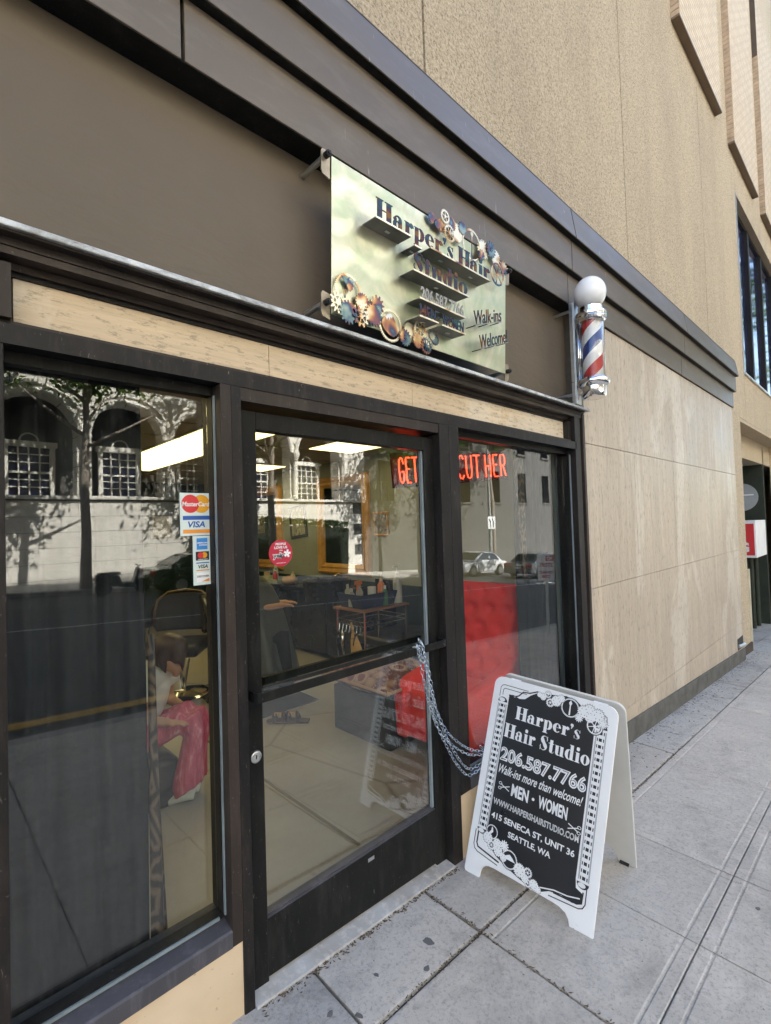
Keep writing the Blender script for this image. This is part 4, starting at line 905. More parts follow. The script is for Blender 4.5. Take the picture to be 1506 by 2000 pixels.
for lab, (x0, x1, y0, y1) in zip(lamp_lab, ((1.80, 2.42, 2.34, 3.0), (1.80, 2.42, 3.04, 4.31), (1.80, 2.42, 4.35, 5.72), (3.18, 3.78, 2.31, 2.89), (3.25, 3.83, 4.40, 5.05), (-.6, .02, 2.34, 3.6), (-.6, .02, 4.0, 5.3), (-.6, .02, .75, 2.0))):
    t = thing('ceiling_light', lab, 'ceiling light', 'fluorescent ceiling panels')
    MB().box(x0 - .02, x1 + .02, y0 - .02, y1 + .02, CZ - .012, CZ - .0045).build('light_frame', M_white_em, t)
    MB().box(x0, x1, y0, y1, CZ - .020, CZ - .0125).build('diffuser', M_lamp, t)
M_gold = pbr('gold_picture_frame', (.74, .40, .10), .35, .15, var=.2, vs=14, bump=.15, bs=40)
M_mirror = pbr('mirror_glass', (.80, .82, .80), .015, 1.0, var=.01, rvar=.005)
def wall_frame(name, lab, cat, y0, y1, z0, z1, fw, fmat, imat, d=.05, rot=0.0, face=-1, x=XW, group=None):
    t = thing(name, lab, cat, group, loc=(x + face * .001, (y0 + y1) / 2, (z0 + z1) / 2), rot=(rot, 0, 0)); a, b = (y1 - y0) / 2, (z1 - z0) / 2
    prof = [(0, 0), (d * .7, fw * .05), (d, fw * .25), (d * .75, fw * .55), (d * .9, fw * .7), (d * .35, fw), (0, fw)]
    m = MB(); rings = [m.P([(face * h, -a + i, -b + i), (face * h, a - i, -b + i), (face * h, a - i, b - i), (face * h, -a + i, b - i)]) for h, i in prof]
    for p, q in zip(rings, rings[1:]):
        for k in range(4): l = (k + 1) % 4; m.f.append((p + k, p + l, q + l, q + k))
    m.build('frame', fmat, t, bevel=.001)
    MB().box(*(sorted((face * .004, face * .012))), -a + fw * .9, a - fw * .9, -b + fw * .9, b - fw * .9).build('glass' if imat is M_mirror else 'picture', imat, t); return t
wall_frame('wall_mirror', 'gold framed wall mirror seen through the middle of the door glass', 'mirror', 3.03, 4.14, .95, 2.30, .15, M_gold, M_mirror, .06)
wall_frame('wall_mirror', 'gold framed wall mirror cut off by the left door edge', 'mirror', 5.10, 6.22, .95, 2.30, .15, M_gold, M_mirror, .06)
def m_art(name, c1, c2, c3, sc=9):
    t = NT(name); v = t.pos(); n = t.noise(v, sc, 5, .7, 1.5); t.color(t.ramp(n, [(.35, c1), (.5, c2), (.62, c3)])); t.rough(.4); return t.m
M_dkwood = pbr('dark_wood_frame', (.03, .018, .012), .4)
wall_frame('framed_picture', 'tilted picture in a dark frame between the mirrors', 'picture', 4.44, 4.88, 1.45, 1.95, .05, M_dkwood, m_art('pencil_drawing', (.55, .53, .44), (.42, .40, .30), (.14, .15, .09)), .025, R(-6))
wall_frame('framed_picture', 'small blue picture in a gold frame right of the mirror', 'picture', 2.70, 2.97, 1.475, 1.775, .03, M_gold, m_art('blue_figure_print', (.07, .08, .22), (.45, .43, .40), (.10, .10, .25), 14), .02)
wall_frame('framed_picture', 'landscape picture on the dark green wall seen in the mirror', 'picture', 2.2, 2.9, 1.2, 1.75, .07, M_dkwood, m_art('landscape_print', (.22, .24, .14), (.35, .33, .22), (.10, .08, .05), 5), .03, 0, 1, XL)
pf = thing('framed_picture', 'small cream drawing hanging on the dark back wall', 'picture', loc=(3.22, YB - .001, 1.70))
MB().box(-.2, .2, -.03, 0, -.24, .24).build('frame', M_dkwood, pf); MB().box(-.15, .15, -.036, -.0305, -.19, .19).build('picture', m_art('cream_drawing', (.62, .54, .36), (.55, .47, .30), (.16, .12, .07), 12), pf)
# curtains behind the glass
M_curt = pbr('black_curtain', (.005, .0055, .0075), .8, var=.3)
def m_snake():
    t = NT('reptile_print_fabric'); v = t.pos((1, 1, .45)); d = t.vor(v, 17, 'DISTANCE_TO_EDGE'); n = t.noise(v, 12, 4, .6, 1.0)
    m = t.math('ADD', d, t.math('MULTIPLY', n, .25)); t.color(t.ramp(m, [(.16, (.012, .009, .008)), (.20, (.10, .065, .04)), (.28, (.15, .10, .06)), (.36, (.02, .014, .011))])); t.rough(.5); return t.m
M_snake = m_snake()
def curtain(name, lab, x0, x1, z0, z1, y, n, amp, mat, cat='curtain', skew=0.0, x0b=None, x1b=None):
    x0b = x0 if x0b is None else x0b; x1b = x1 if x1b is None else x1b
    ph = random.random() * 6
    def f(u, v):
        a, b = x0b + (x0 - x0b) * v, x1b + (x1 - x1b) * v
        return (a + (b - a) * u + .01 * math.sin(u * n * 6.3 * .7), y + amp * math.sin(u * n * 6.283 + ph + .6 * math.sin(v * 3)) + amp * .4 * math.sin(u * n * 13.1 + v * 2), z0 + (z1 - z0) * v)
    return tag(MB().grid(max(8, n * 10), 8, f).build(name, mat, None, smooth=True, solid=.003), lab, cat)
curtain('curtain', 'long black curtain hanging behind the left shop window', -.15, .580, .0, 2.15, .27, 6, .022, M_curt)
curtain('curtain', 'black curtain hanging behind the right shop window', 3.07, 3.58, .0, 2.15, .25, 5, .022, M_curt)
curtain('fabric_drape', 'brown reptile print drape at the edge of the left curtain', .583, .600, .0, 1.26, .205, 1, .008, M_snake, 'drape', 0, .572, .648)
curtain('fabric_drape', 'brown reptile print drape at the edge of the right curtain', 2.93, 3.06, 1.22, 2.15, .19, 2, .012, M_snake, 'drape', 0, 3.02, 3.07)
# neon sign
nx0, nz0, nang, ny = 1.985, 1.845, R(4.9), .30
NE = thing('neon_sign', 'red neon lettering on a dark panel hanging inside the window', 'neon sign', loc=(nx0, ny, nz0), rot=(0, -nang, 0))
MB().box(-.06, 1.12, .03, .036, -.025, .175).build('backing_panel', pbr('dark_red_acrylic', (.012, .003, .003), .6), NE)
M_neon = emit('neon_tube', (1.0, .05, .016), 1.1)
GLY = {'G': [[(.9, .75), (.75, .95), (.5, 1), (.2, .9), (.1, .5), (.2, .1), (.5, 0), (.8, .08), (.9, .3), (.9, .45), (.55, .45)]], 'E': [[(.85, 1), (.25, 1), (.12, .85), (.2, .56), (.7, .54)], [(.2, .54), (.12, .2), (.25, 0), (.85, 0)]], 'T': [[(0, 1), (1, 1)], [(.55, 1), (.5, 0)]], 'C': [[(.9, .85), (.7, 1), (.4, .97), (.15, .75), (.12, .3), (.35, .03), (.65, 0), (.9, .15)]], 'U': [[(.1, 1), (.1, .3), (.25, .05), (.5, 0), (.75, .05), (.9, .3), (.9, 1)]], 'H': [[(.1, 1), (.12, 0)], [(.88, 1), (.88, 0)], [(.1, .5), (.88, .5)]], 'R': [[(.12, 0), (.12, 1), (.7, 1), (.88, .85), (.85, .6), (.65, .5), (.12, .5)], [(.5, .5), (.9, 0)]]}
def neon(word, x, cw, h):
    for ch in word:
        if ch != ' ':
            m = MB()
            for st in GLY[ch]: m.tube([(x + p[0] * cw * .82, 0, p[1] * h) for p in st], .0042, 8)
            m.build('neon_letter', M_neon, NE, smooth=True)
        x += cw
neon('GET', -.035, .056, .142); neon('CUT', .50, .086, .148); neon('HER', .80, .092, .150)
for xx in (.1, .95): MB().tube([(xx, .02, .19), (xx, .02, .66)], .0015, 5).build('hanging_wire', M_rubber, NE)
# counter and basin station along the mirror wall
M_bl = pbr('black_laminate', (.014, .015, .017), .25, var=.2); M_blk_lth = pbr('black_leather', (.014, .013, .013), .35, var=.25, bump=.1, bs=90)
ct = thing('styling_counter', 'black styling counter running under the gold framed mirrors', 'counter')
MB().box(3.62, 4.185, 2.55, 6.6, .78, .83).build('counter_top', M_bl, ct, bevel=.006)
for k in range(5): MB().box(3.70, 4.18, 2.6 + k * .78, 3.36 + k * .78, FZ + .06, .779).build('cabinet', M_bl, ct, bevel=.004)
bs = thing('wash_basin', 'black shampoo basin with chrome tap set in the counter', 'basin')
MB().lathe([(.30, .93), (.31, .955), (.285, .955), (.24, .88), (.12, .835), (.02, .832)], (3.72, 3.35, 0), 28).build('bowl', M_bl, bs, smooth=True)
MB().tube([(3.95, 3.35, .83), (3.95, 3.35, .98), (3.88, 3.33, 1.01), (3.82, 3.32, .98)], .014, 10).build('tap', pbr('brass_tap', (.7, .5, .2), .2, 1), bs, smooth=True)
MB().lathe([(.28, .70), (.30, .93)], (3.72, 3.35, 0), 28).build('apron', M_bl, bs)
tr = thing('towel_tray', 'pale green tray of small bottles on the counter behind the round sticker', 'tray', loc=(3.80, 4.75, .831))
MB().box(-.16, .16, -.36, .36, 0, .012).box(-.17, -.15, -.37, .37, .012, .06).box(.15, .17, -.37, .37, .012, .06).box(-.15, .15, -.37, -.35, .012, .06).box(-.15, .15, .35, .37, .012, .06).build('tray', pbr('pale_green_plastic', (.42, .50, .43), .4), tr)
def bottle(lab, x, y, z, r_, h, col, cap, style='bottle', name='bottle', parent=None, cat='bottle', group='salon bottles'):
    t = thing(name, lab, cat, group, loc=(x, y, z)); bm_ = pbr('plastic_' + '_'.join('%02d' % int(c * 99) for c in col), col, .3, var=.05); cm = pbr('cap_' + '_'.join('%02d' % int(c * 99) for c in cap), cap, .35, var=.05)
    if style == 'spray':
        MB().lathe([(0, 0), (r_, 0), (r_, h * .55), (r_ * .35, h * .75), (r_ * .35, h * .8), (0, h * .8)], (0, 0, 0), 16).build('body', bm_, t, autos=True)
        MB().box(-r_ * 1.5, r_ * .8, -r_ * .3, r_ * .3, h * .86, h).box(-r_ * .9, -r_ * .5, -r_ * .2, r_ * .2, h * .62, h * .86).box(-r_ * .3, r_ * .3, -r_ * .3, r_ * .3, h * .8, h * .86).build('trigger', cm, t)
    elif style == 'pump':
        MB().lathe([(0, 0), (r_, 0), (r_ * 1.02, h * .1), (r_, h * .6), (r_ * .4, h * .72), (0, h * .72)], (0, 0, 0), 16).build('body', bm_, t, autos=True)
        MB().lathe([(0, h * .72), (r_ * .42, h * .72), (r_ * .42, h * .8), (r_ * .14, h * .82), (r_ * .14, h * .95), (0, h * .95)], (0, 0, 0), 12).box(-r_ * 1.1, r_ * .3, -r_ * .2, r_ * .2, h * .95, h).build('pump', cm, t)
    elif style == 'jar':
        MB().lathe([(0, 0), (r_, 0), (r_, h * .6), (0, h * .6)], (0, 0, 0), 18).build('body', bm_, t, autos=True); MB().lathe([(0, h * .6), (r_ * 1.04, h * .6), (r_ * 1.04, h), (0, h)], (0, 0, 0), 18).build('lid', cm, t, autos=True)
    else:
        MB().lathe([(0, 0), (r_, 0), (r_, h * .7), (r_ * .5, h * .8), (r_ * .45, h * .82), (0, h * .82)], (0, 0, 0), 16).build('body', bm_, t, autos=True); MB().lathe([(0, h * .82), (r_ * .5, h * .82), (r_ * .48, h), (0, h)], (0, 0, 0), 12).build('lid', cm, t, autos=True)
    return t
bottle('red bottle standing in the pale green tray', 3.75, 4.62, .845, .035, .15, (.55, .03, .06), (.5, .03, .06)); bottle('white bottle with teal cap in the pale green tray', 3.82, 4.72, .845, .033, .19, (.62, .62, .58), (.06, .35, .38)); bottle('tall white bottle at the back of the pale green tray', 3.88, 4.82, .845, .04, .22, (.68, .66, .62), (.7, .68, .6)); bottle('cream jar at the end of the pale green tray', 3.80, 4.93, .845, .045, .12, (.6, .56, .45), (.55, .4, .3), 'jar'); bottle('small white bottle on the counter beside the basin', 3.84, 4.30, .831, .035, .16, (.66, .62, .52), (.66, .6, .5))
tag(MB().ball((3.76, 4.26, .885), (.10, .12, .06)).build('massage_pad', pbr('tan_terry', (.58, .36, .20), .9, bump=.4, bs=60), None, smooth=True), 'round tan terry pad on the counter below the leaning picture', 'pad')
# trolley with blue bin, by the door
tb = thing('rolling_cart', 'wooden topped wire cart holding a blue bin', 'cart')
MB().box(2.87, 3.46, 1.69, 2.14, .832, .85).build('cart_top', pbr('red_brown_wood', (.34, .15, .075), .4, stretch=(1, 8, 8)), tb, bevel=.004)
for x in (2.90, 3.43):
    for y in (1.72, 2.11): MB().tube([(x, y, FZ + .04), (x, y, .831)], .011, 10).build('leg', M_chrome, tb)
for z in (.70, .74, .12): MB().tube([(2.90, 1.72, z), (3.43, 1.72, z), (3.43, 2.11, z), (2.90, 2.11, z)], .004, 6, True).build('wire_rail', M_chrome, tb)
for k in range(9): MB().tube([(2.90, 1.76 + k * .038, .70), (2.90, 1.79 + k * .038, .74)], .0025, 5).build('wire_lattice', M_chrome, tb)
for k in range(7): MB().tube([(2.88, 1.75 + k * .05, .70), (2.865, 1.75 + k * .05, .64), (2.85, 1.75 + k * .05, .645)], .0028, 5).build('hook', M_chrome, tb)
bn_ = thing('storage_bin', 'dark blue plastic bin full of bottles on the cart', 'bin', loc=(3.12, 1.92, .851))
def tub(m, w0, d0, w1, d1, h, th): 
    m.hexa([(-w0, -d0, 0), (w0, -d0, 0), (w0, d0, 0), (-w0, d0, 0), (-w0, -d0, th), (w0, -d0, th), (w0, d0, th), (-w0, d0, th)])
    for s_ in (1, -1):
        m.hexa([(s_ * w0, -d0, 0), (s_ * (w0 - th), -d0, 0), (s_ * (w0 - th), d0, 0), (s_ * w0, d0, 0), (s_ * w1, -d1, h), (s_ * (w1 - th), -d1, h), (s_ * (w1 - th), d1, h), (s_ * w1, d1, h)])
        m.hexa([(-w0, s_ * d0, 0), (w0, s_ * d0, 0), (w0, s_ * (d0 - th), 0), (-w0, s_ * (d0 - th), 0), (-w1, s_ * d1, h), (w1, s_ * d1, h), (w1, s_ * (d1 - th), h), (-w1, s_ * (d1 - th), h)])
    return m
tub(MB(), .20, .15, .23, .18, .13, .006).build('tub', pbr('navy_plastic', (.012, .025, .075), .4), bn_)
for lab, x, y, r_, h, c, k, st in (('silver spray can in the blue bin', 2.96, 2.02, .027, .20, (.5, .5, .48), (.55, .55, .55), 'bottle'), ('clear bottle in the blue bin', 2.93, 1.93, .03, .17, (.42, .42, .38), (.6, .6, .58), 'bottle'), ('spray bottle with orange trigger in the blue bin', 3.03, 1.93, .035, .23, (.45, .40, .33), (.85, .22, .06), 'spray'), ('blue jar with white lid in the blue bin', 3.07, 1.80, .038, .18, (.03, .07, .28), (.75, .75, .74), 'jar'), ('orange pump bottle in the blue bin', 3.22, 1.83, .036, .30, (.85, .24, .07), (.8, .72, .62), 'pump'), ('green bottle in the blue bin', 3.2, 1.76, .026, .18, (.06, .20, .08), (.7, .7, .7), 'bottle'), ('tall white pump bottle standing beside the blue bin', 3.405, 1.80, .045, .36, (.66, .64, .58), (.75, .74, .72), 'pump')):
    bottle(lab, x, y, .86 if x < 3.38 else .851, r_, h, c, k, st)
tag(MB().box(3.28, 3.30, 1.75, 1.98, .86, 1.08).build('hand_mirror', M_bl), 'small dark tilted hand mirror behind the bottles', 'hand mirror')
# hand brush hanging on the cart
hb_ = thing('hand_broom', 'straw hand broom hanging from the wire cart', 'broom', loc=(2.850, 1.845, .72), rot=(R(-15), 0, 0))
M_straw = pbr('broom_straw', (.62, .37, .13), .8, var=.3, vs=30, stretch=(6, 6, .5), bump=.4, bs=60)
MB().tube([(0, 0, .02), (0, 0, -.06), (0, 0, -.10), (0, 0, -.16), (0, 0, -.31)], [.010, .014, .036, .058, .094], 14, sq=.35).build('bristles', M_straw, hb_)
for z in (-.055, -.07, -.12): MB().lathe([(.014 + (-.055 - z) * .35, z), (.016 + (-.055 - z) * .35, z - .004)], (0, 0, 0), 14).build('binding', pbr('brown_twine', (.2, .08, .04), .8), hb_)
for k, (yy, col) in enumerate(((1.97, M_chrome), (2.03, M_bl), (1.79, M_bl))):
    o = MB().tube([(2.85, yy, .64), (2.845, yy + .01, .55), (2.85, yy - .01, .40)], [.012, .02, .008], 8).build('hair_tool', col, None, smooth=True); tag(o, ['silver clippers hanging left of the straw broom', 'black hair tool hanging farthest left on the wire cart', 'black hair dryer hanging right of the straw broom'][k], 'hair tool')
# round magnifying stand near the window
rm = thing('hood_dryer', 'round black hooded dryer chair beyond the cart', 'hood dryer')
MB().lathe([(.0, .04), (.14, .035), (.19, .0), (.205, -.03), (.19, -.06), (.17, -.045), (.12, -.02), (0, -.01)], (3.55, 1.35, 1.02), 32, 'x').build('hood', M_bl, rm, smooth=True)
MB().tube([(3.60, 1.35, .85), (3.62, 1.35, .4), (3.62, 1.35, FZ + .03)], .05, 12).build('post', M_bl, rm); MB().lathe([(0, FZ), (.24, FZ), (.24, FZ + .03), (.05, FZ + .06)], (3.62, 1.35, 0), 24).build('foot_disc', M_bl, rm)
cb = thing('clothes_stack', 'low black bench along the wall beyond the cart', 'bench')
MB().box(3.40, 4.15, 1.62, 2.45, .36, .46).build('cushion', M_blk_lth, cb, bevel=.04, seg=4); MB().box(3.45, 4.12, 1.66, 2.42, FZ, .359).build('bench_base', M_bl, cb)
# ottoman with carpet cushion
ot = thing('storage_ottoman', 'dark grey box ottoman on the salon floor', 'ottoman')
MB().box(2.50, 3.06, 1.02, 1.68, FZ, .31).build('ottoman_box', pbr('charcoal_fabric', (.030, .036, .042), .9, bump=.3, bs=150), ot, bevel=.012)
def m_carpet():
    t = NT('patterned_carpet_cushion'); v = t.pos(); d = t.vor(v, 7.5); e = t.vor(v, 26); n = t.noise(v, 60, 3)
    c = t.ramp(d, [(.10, (.16, .022, .018)), (.28, (.20, .04, .03)), (.34, (.42, .26, .13)), (.5, (.30, .15, .085)), (.62, (.14, .035, .025))]); c = t.mix(c, (.55, .40, .22), t.ramp(e, [(.10, .75), (.22, 0.0)])); t.color(c); t.rough(.85); t.bump(n, .5, .01); return t.m
cu_ = MB(); cu_.grid(14, 14, lambda u, v: (2.43 + .70 * u, .96 + .78 * v, .40 + .10 * (max(0, math.sin(math.pi * u) * math.sin(math.pi * v)) ** .35)))
cu_.grid(14, 14, lambda u, v: (2.43 + .70 * u, .96 + .78 * v, .40 - .085 * (max(0, math.sin(math.pi * u) * math.sin(math.pi * v)) ** .25)))
cush = tag(cu_.build('carpet_cushion', m_carpet(), None, smooth=True, clean=True), 'red and gold patterned carpet cushion lying on the ottoman', 'cushion')
MB().tube([(2.43, .96, .40), (3.13, .96, .40), (3.13, 1.74, .40), (2.43, 1.74, .40)], .012, 8, True).build('piping', pbr('tan_piping', (.42, .24, .12), .8), cush)
# red tufted chair in the right window, facing the door
M_red = pbr('red_velvet', (.88, .028, .020), .7, var=.10, vs=4, bump=.12, bs=120)
rc = thing('tufted_chair', 'high-backed red tufted velvet chair behind the right window', 'chair')
ya, yb = .36, 1.02
tufts = []
for j in range(6):
    for i in range(4 + (j % 2)):
        tufts.append(((i + (.5 if j % 2 == 0 else 0)) / 4, .12 + j * .16))
def back(u, v):
    dmp = sum(-.060 * math.exp(-(((u - a) * .66) ** 2 + ((v - b) * .82) ** 2) / .0016) for a, b in tufts) + .014 * math.cos(u * 8 * math.pi) * math.cos(v / .16 * math.pi) * .5
    yy = ya + (yb - ya) * u; zz = .30 + .83 * v; edge = .045 * ((max(0, abs(u - .5) - .42) / .08) ** 2 + (max(0, v - .94) / .06) ** 2)
    return (3.10 + .14 * v - dmp + edge, yy, zz)
bk = MB().grid(44, 48, back).build('backrest', M_red, rc, smooth=True)
MB().hexa([(3.15, ya, .10), (3.30, ya, .10), (3.30, yb, .10), (3.15, yb, .10), (3.285, ya, 1.128), (3.38, ya, 1.10), (3.38, yb, 1.10), (3.285, yb, 1.128)]).build('back_shell', M_red, rc, bevel=.02, seg=3)
btn = MB().ball((0, 0, 0), (.008, .012, .012), 10, 6).mesh('button', M_red, True)
for a, b in tufts:
    if .04 < a < .96:
        o = bpy.data.objects.new('button', btn); COL.objects.link(o); o.parent = bk; p = back(a, b); o.location = (p[0] - .002, p[1], p[2])
MB().box(2.60, 3.14, ya + .10, yb - .10, .28, .41).build('seat_cushion', M_red, rc, bevel=.04, seg=4); MB().box(2.62, 3.20, ya + .02, yb - .02, .05, .279).build('seat_base', M_red, rc, bevel=.01)
for y0_, y1_ in ((ya - .01, ya + .09), (yb - .09, yb + .01)): MB().prism([(2.57, .05), (3.2, .05), (3.2, .62), (3.05, .55), (2.66, .47), (2.58, .43), (2.555, .36)], y0_, y1_, lambda u, v, w_: (u, w_, v)).build('arm', M_red, rc, bevel=.025, seg=4)
for x, y in ((2.64, ya + .04), (2.64, yb - .04), (3.2, ya + .04), (3.2, yb - .04)): MB().tube([(x, y, FZ), (x, y, .05)], [.016, .026], 10).build('leg', M_dkwood, rc)
# balloon-like red pouf seen through the door glass
# sandals
for k, (dx, dy) in enumerate(((0, 0), (.085, -.085))):
    sd = thing('sandal', ['sandal with gold laced straps lying nearer the window on the left', 'sandal with gold laced straps lying on the right of its pair'][k], 'sandal', 'pair of sandals', loc=(2.26 + dx, 2.11 + dy, FZ), rot=(0, 0, R(45)))
    MB().prism([(-.045, -.12), (.035, -.12), (.045, -.03), (.05, .05), (.035, .115), (0, .13), (-.035, .11), (-.045, .03)], .0, .022).build('sole', pbr('brown_sandal_sole', (.09, .05, .03), .7), sd, bevel=.006)
    for y in (-.03, .05): MB().tube([(-.045, y, .015), (-.03, y + .01, .06), (0, y + .015, .075), (.03, y + .01, .06), (.045, y, .015)], .012, 8, sq=1.8).build('strap', pbr('dark_strap', (.05, .03, .02), .6), sd, smooth=True)
    for q in range(4): MB().tube([(-.03, -.03 + q * .025, .066), (0, -.015 + q * .025, .084), (.03, -.03 + q * .025, .066)], .003, 5).build('gold_lacing', M_gold, sd)
mt_ = tag(MB().grid(6, 6, lambda u, v: (2.05 + .75 * u, 2.3 + 1.3 * v, FZ + .004 + .003 * math.sin(u * 5 + v * 9))).build('floor_mat', pbr('black_floor_mat', (.02, .021, .023), .9), None, solid=.006), 'dark grey rubber mat on the salon floor behind the sandals', 'floor mat')
# barber chairs
M_tan = pbr('tan_vinyl_trim', (.13, .08, .04), .45)
def barber_chair(lab, x, y, rz, z0=.42):
    t = thing('barber_chair', lab, 'barber chair', 'barber chairs', loc=(x, y, FZ), rot=(0, 0, rz))
    MB().grid(16, 12, lambda u, v: (.34 * (u - .5) * 2 * (.82 + .18 * math.sin(math.pi * v)), .22 + .10 * (1 - math.cos((u - .5) * 2.2)) * -1 + .06 * v, .62 + .40 * v * (1 - .18 * abs(2 * u - 1) ** 3))).build('backrest', M_blk_lth, t, smooth=True, solid=.07)
    MB().tube([(.34 * (u - .5) * 2 * .86, .19 - .10 * (1 - math.cos((u - .5) * 2.2)) + .06 * vv, .62 + .40 * vv * (1 - .18 * abs(2 * u - 1) ** 3) + .01) for u, vv in [(0, .2), (0, .6), (.04, .9), (.2, 1), (.5, 1.02), (.8, 1), (.96, .9), (1, .6), (1, .2)]], .014, 8).build('trim_piping', M_tan, t, smooth=True)
    MB().box(-.28, .28, -.30, .22, .44, .56).build('seat', M_blk_lth, t, bevel=.04, seg=4)
    for s_ in (-1, 1):
        MB().tube([(s_ * .34, .2, .70), (s_ * .36, -.05, .72), (s_ * .35, -.28, .70)], .03, 10).build('arm', M_blk_lth, t, smooth=True); MB().tube([(s_ * .34, .1, .69), (s_ * .34, .1, .5)], .018, 8).build('arm_post', M_chrome, t)
    MB().lathe([(0, 0), (.30, 0), (.30, .02), (.26, .04), (.07, .06), (.055, .3), (.055, .44), (0, .44)], (0, 0, 0), 28).build('pedestal', M_chrome, t, smooth=False, autos=True)
    MB().tube([(-.2, -.3, .44), (-.22, -.5, .2), (.22, -.5, .2), (.2, -.3, .44)], .014, 8).build('footrest', M_chrome, t); return t
barber_chair('black barber chair with tan piping behind the person in pink trousers', 1.93, 3.50, R(-40)); barber_chair('black barber chair holding the caped customer', 2.30, 2.98, R(60))
# ------------------------------------------------------------------ people
M_skin = pbr('skin', (.52, .28, .18), .5, var=.06); M_hair = pbr('brown_hair', (.055, .026, .015), .45, var=.35, vs=30, stretch=(1, 1, .3), bump=.4, bs=90)
M_tee = pbr('white_cotton', (.74, .74, .72), .9, var=.04, bump=.2, bs=25)
def m_pink():
    t = NT('pink_corduroy'); v = t.pos((1, 1, .25)); n = t.noise(v, 26, 4, .6, .5); t.color(t.ramp(n, [(.35, (.46, .05, .10)), (.55, (.60, .10, .17)), (.72, (.78, .36, .42))])); t.rough(.85); t.bump(n, .4, .01); return t.m
rt = Vector((.72, -.693, 0)); fd = Vector((.694, .72, 0)); V = Vector
def off(p, a=0, b=0, c=0): return V(p) + rt * a + fd * b + V((0, 0, c))
pe = thing('person', 'person with tied brown hair in a white T-shirt and pink flared trousers sitting bent forward', 'person')
H_, NK, SH, CHT, HP, KN, AN = (1.146, 1.547, .852), (1.092, 1.601, .785), (1.066, 1.628, .728), (1.02, 1.675, .60), (.97, 1.735, .34), (1.249, 1.46, .455), (1.210, 1.515, .03)
b = MB()
b.ball(off(H_, .0), (.078, .078, .105), 20, 14); b.ball(off(H_, .035, 0, -.075), .048, 12, 8); b.ball(off(H_, .078, -.005, -.075), .015, 8, 6); b.ball(off(H_, .03, 0, -.115), .028, 10, 6)
b.ball(off(H_, -.005, -.08, -.01), (.016, .012, .028), 8, 6)
b.tube([off(H_, -.03, 0, -.05), NK, off(SH, -.02)], [.048, .046, .05], 12); b.tube([off(SH, -.01, -.14), off(SH, -.01, .14)], .05, 12); b.tube([off(SH, -.02, 0, -.02), CHT, off(HP, 0, 0, .08), HP], [.095, .11, .11, .12], 14)
hand = []
for s_ in (-1, 1):
    sh = off(SH, 0, s_ * .16); el = off((1.080, 1.620, .52), .0, s_ * .17); wr = off((1.17, 1.535, .475), .0, s_ * .12)
    b.tube([sh, el, wr], [.048, .040, .028], 10)
    b.tube([wr, wr + rt * .05], [.026, .036], 10, sq=.5)
    for q in range(4): f0 = wr + rt * .045 + fd * (q - 1.5) * .016; b.tube([f0, f0 + rt * .04 + V((0, 0, -.004)), f0 + rt * .065 + V((0, 0, -.02 - .002 * q))], [.0095, .009, .0075], 6)
    b.tube([wr + rt * .015 - fd * .022, wr + rt * .04 - fd * .045, wr + rt * .06 - fd * .046], [.011, .010, .008], 6)
    hp = off(HP, .02, s_ * .09); kn = off(KN, 0, s_ * .045 + .015); an = off(AN, 0, s_ * .045 + .015)
    b.tube([hp, kn, an], [.085, .06, .04], 12); b.tube([an, off(an, .0, 0, -.03), off(an, -.07, -.02, -.045)], [.04, .04, .028], 10)
b.build('body', M_skin, pe, remesh=.009)
s = MB(); s.tube([off(NK, -.006, 0, -.03), off(SH, -.012), CHT, off(HP, -.01, 0, .10), off(HP, -.005, 0, .0)], [.080, .132, .150, .150, .155], 18); s.tube([off(SH, 0, -.18), off(SH, 0, .18)], .088, 14)
for s_ in (-1, 1): s.tube([off(SH, .005, s_ * .16), off((1.072, 1.627, .625), .0, s_ * .18)], [.086, .078], 14)
s.build('shirt', M_tee, pe, remesh=.014)
pn = MB(); pn.ball(off(HP, -.01), (.15, .15, .12))
for s_ in (-1, 1):
    hp = off(HP, .02, s_ * .09); kn = off(KN, .01, s_ * .045 + .015, .0); an = off(AN, .02, s_ * .045 + .015, .02)
    pn.tube([hp, (V(hp) + V(kn)) * .5 + V((0, 0, .01)), off(kn, -.05, 0, .02)], [.100, .084, .074], 16); pn.tube([off(kn, -.03, 0, .03), off(kn, .005, 0, -.06), (V(kn) + V(an)) * .5, an, off(an, .01, 0, -.015)], [.066, .064, .066, .088, .096], 16)
pn.build('trousers', m_pink(), pe, remesh=.012)
h = MB(); h.ball(off(H_, -.012, 0, .035), (.096, .098, .098), 20, 14); h.ball(off(H_, .035, -.01, .045), (.072, .085, .075)); h.ball(off(H_, -.06, -.01, .0), (.065, .08, .08)); h.ball(off(H_, .045, -.02, .005), (.055, .072, .06)); h.tube([off(H_, .075, -.05, .03), off(H_, .092, -.05, -.03), off(H_, .09, -.045, -.10)], [.03, .02, .005], 8); h.tube([off(H_, -.02, -.07, .0), off(H_, -.015, -.075, -.06), off(H_, -.0, -.07, -.1)], [.03, .02, .005], 8); h.ball(off((1.065, 1.622, .905)), .05); h.ball(off((1.035, 1.652, .885)), .038); h.build('hair', M_hair, pe, remesh=.009)
for s_ in (-1, 1):
    an = off(AN, 0, s_ * .045 + .015)
    sh_ = MB(); sh_.tube([off(an, .055, .02, -.045), off(an, .02, .01, -.035), off(an, -.03, 0, -.04), off(an, -.08, -.02, -.05), off(an, -.12, -.03, -.054)], [.035, .048, .048, .044, .03], 14, sq=.75); sh_.build('shoe', pbr('white_canvas_shoe', (.66, .65, .60), .8), pe, smooth=True)
stl = tag(MB().box(.72, 1.17, 1.50, 1.98, FZ, .235).build('seat_box', M_blk_lth, None, bevel=.03, seg=3), 'dark padded box seat under the person in pink trousers', 'seat')
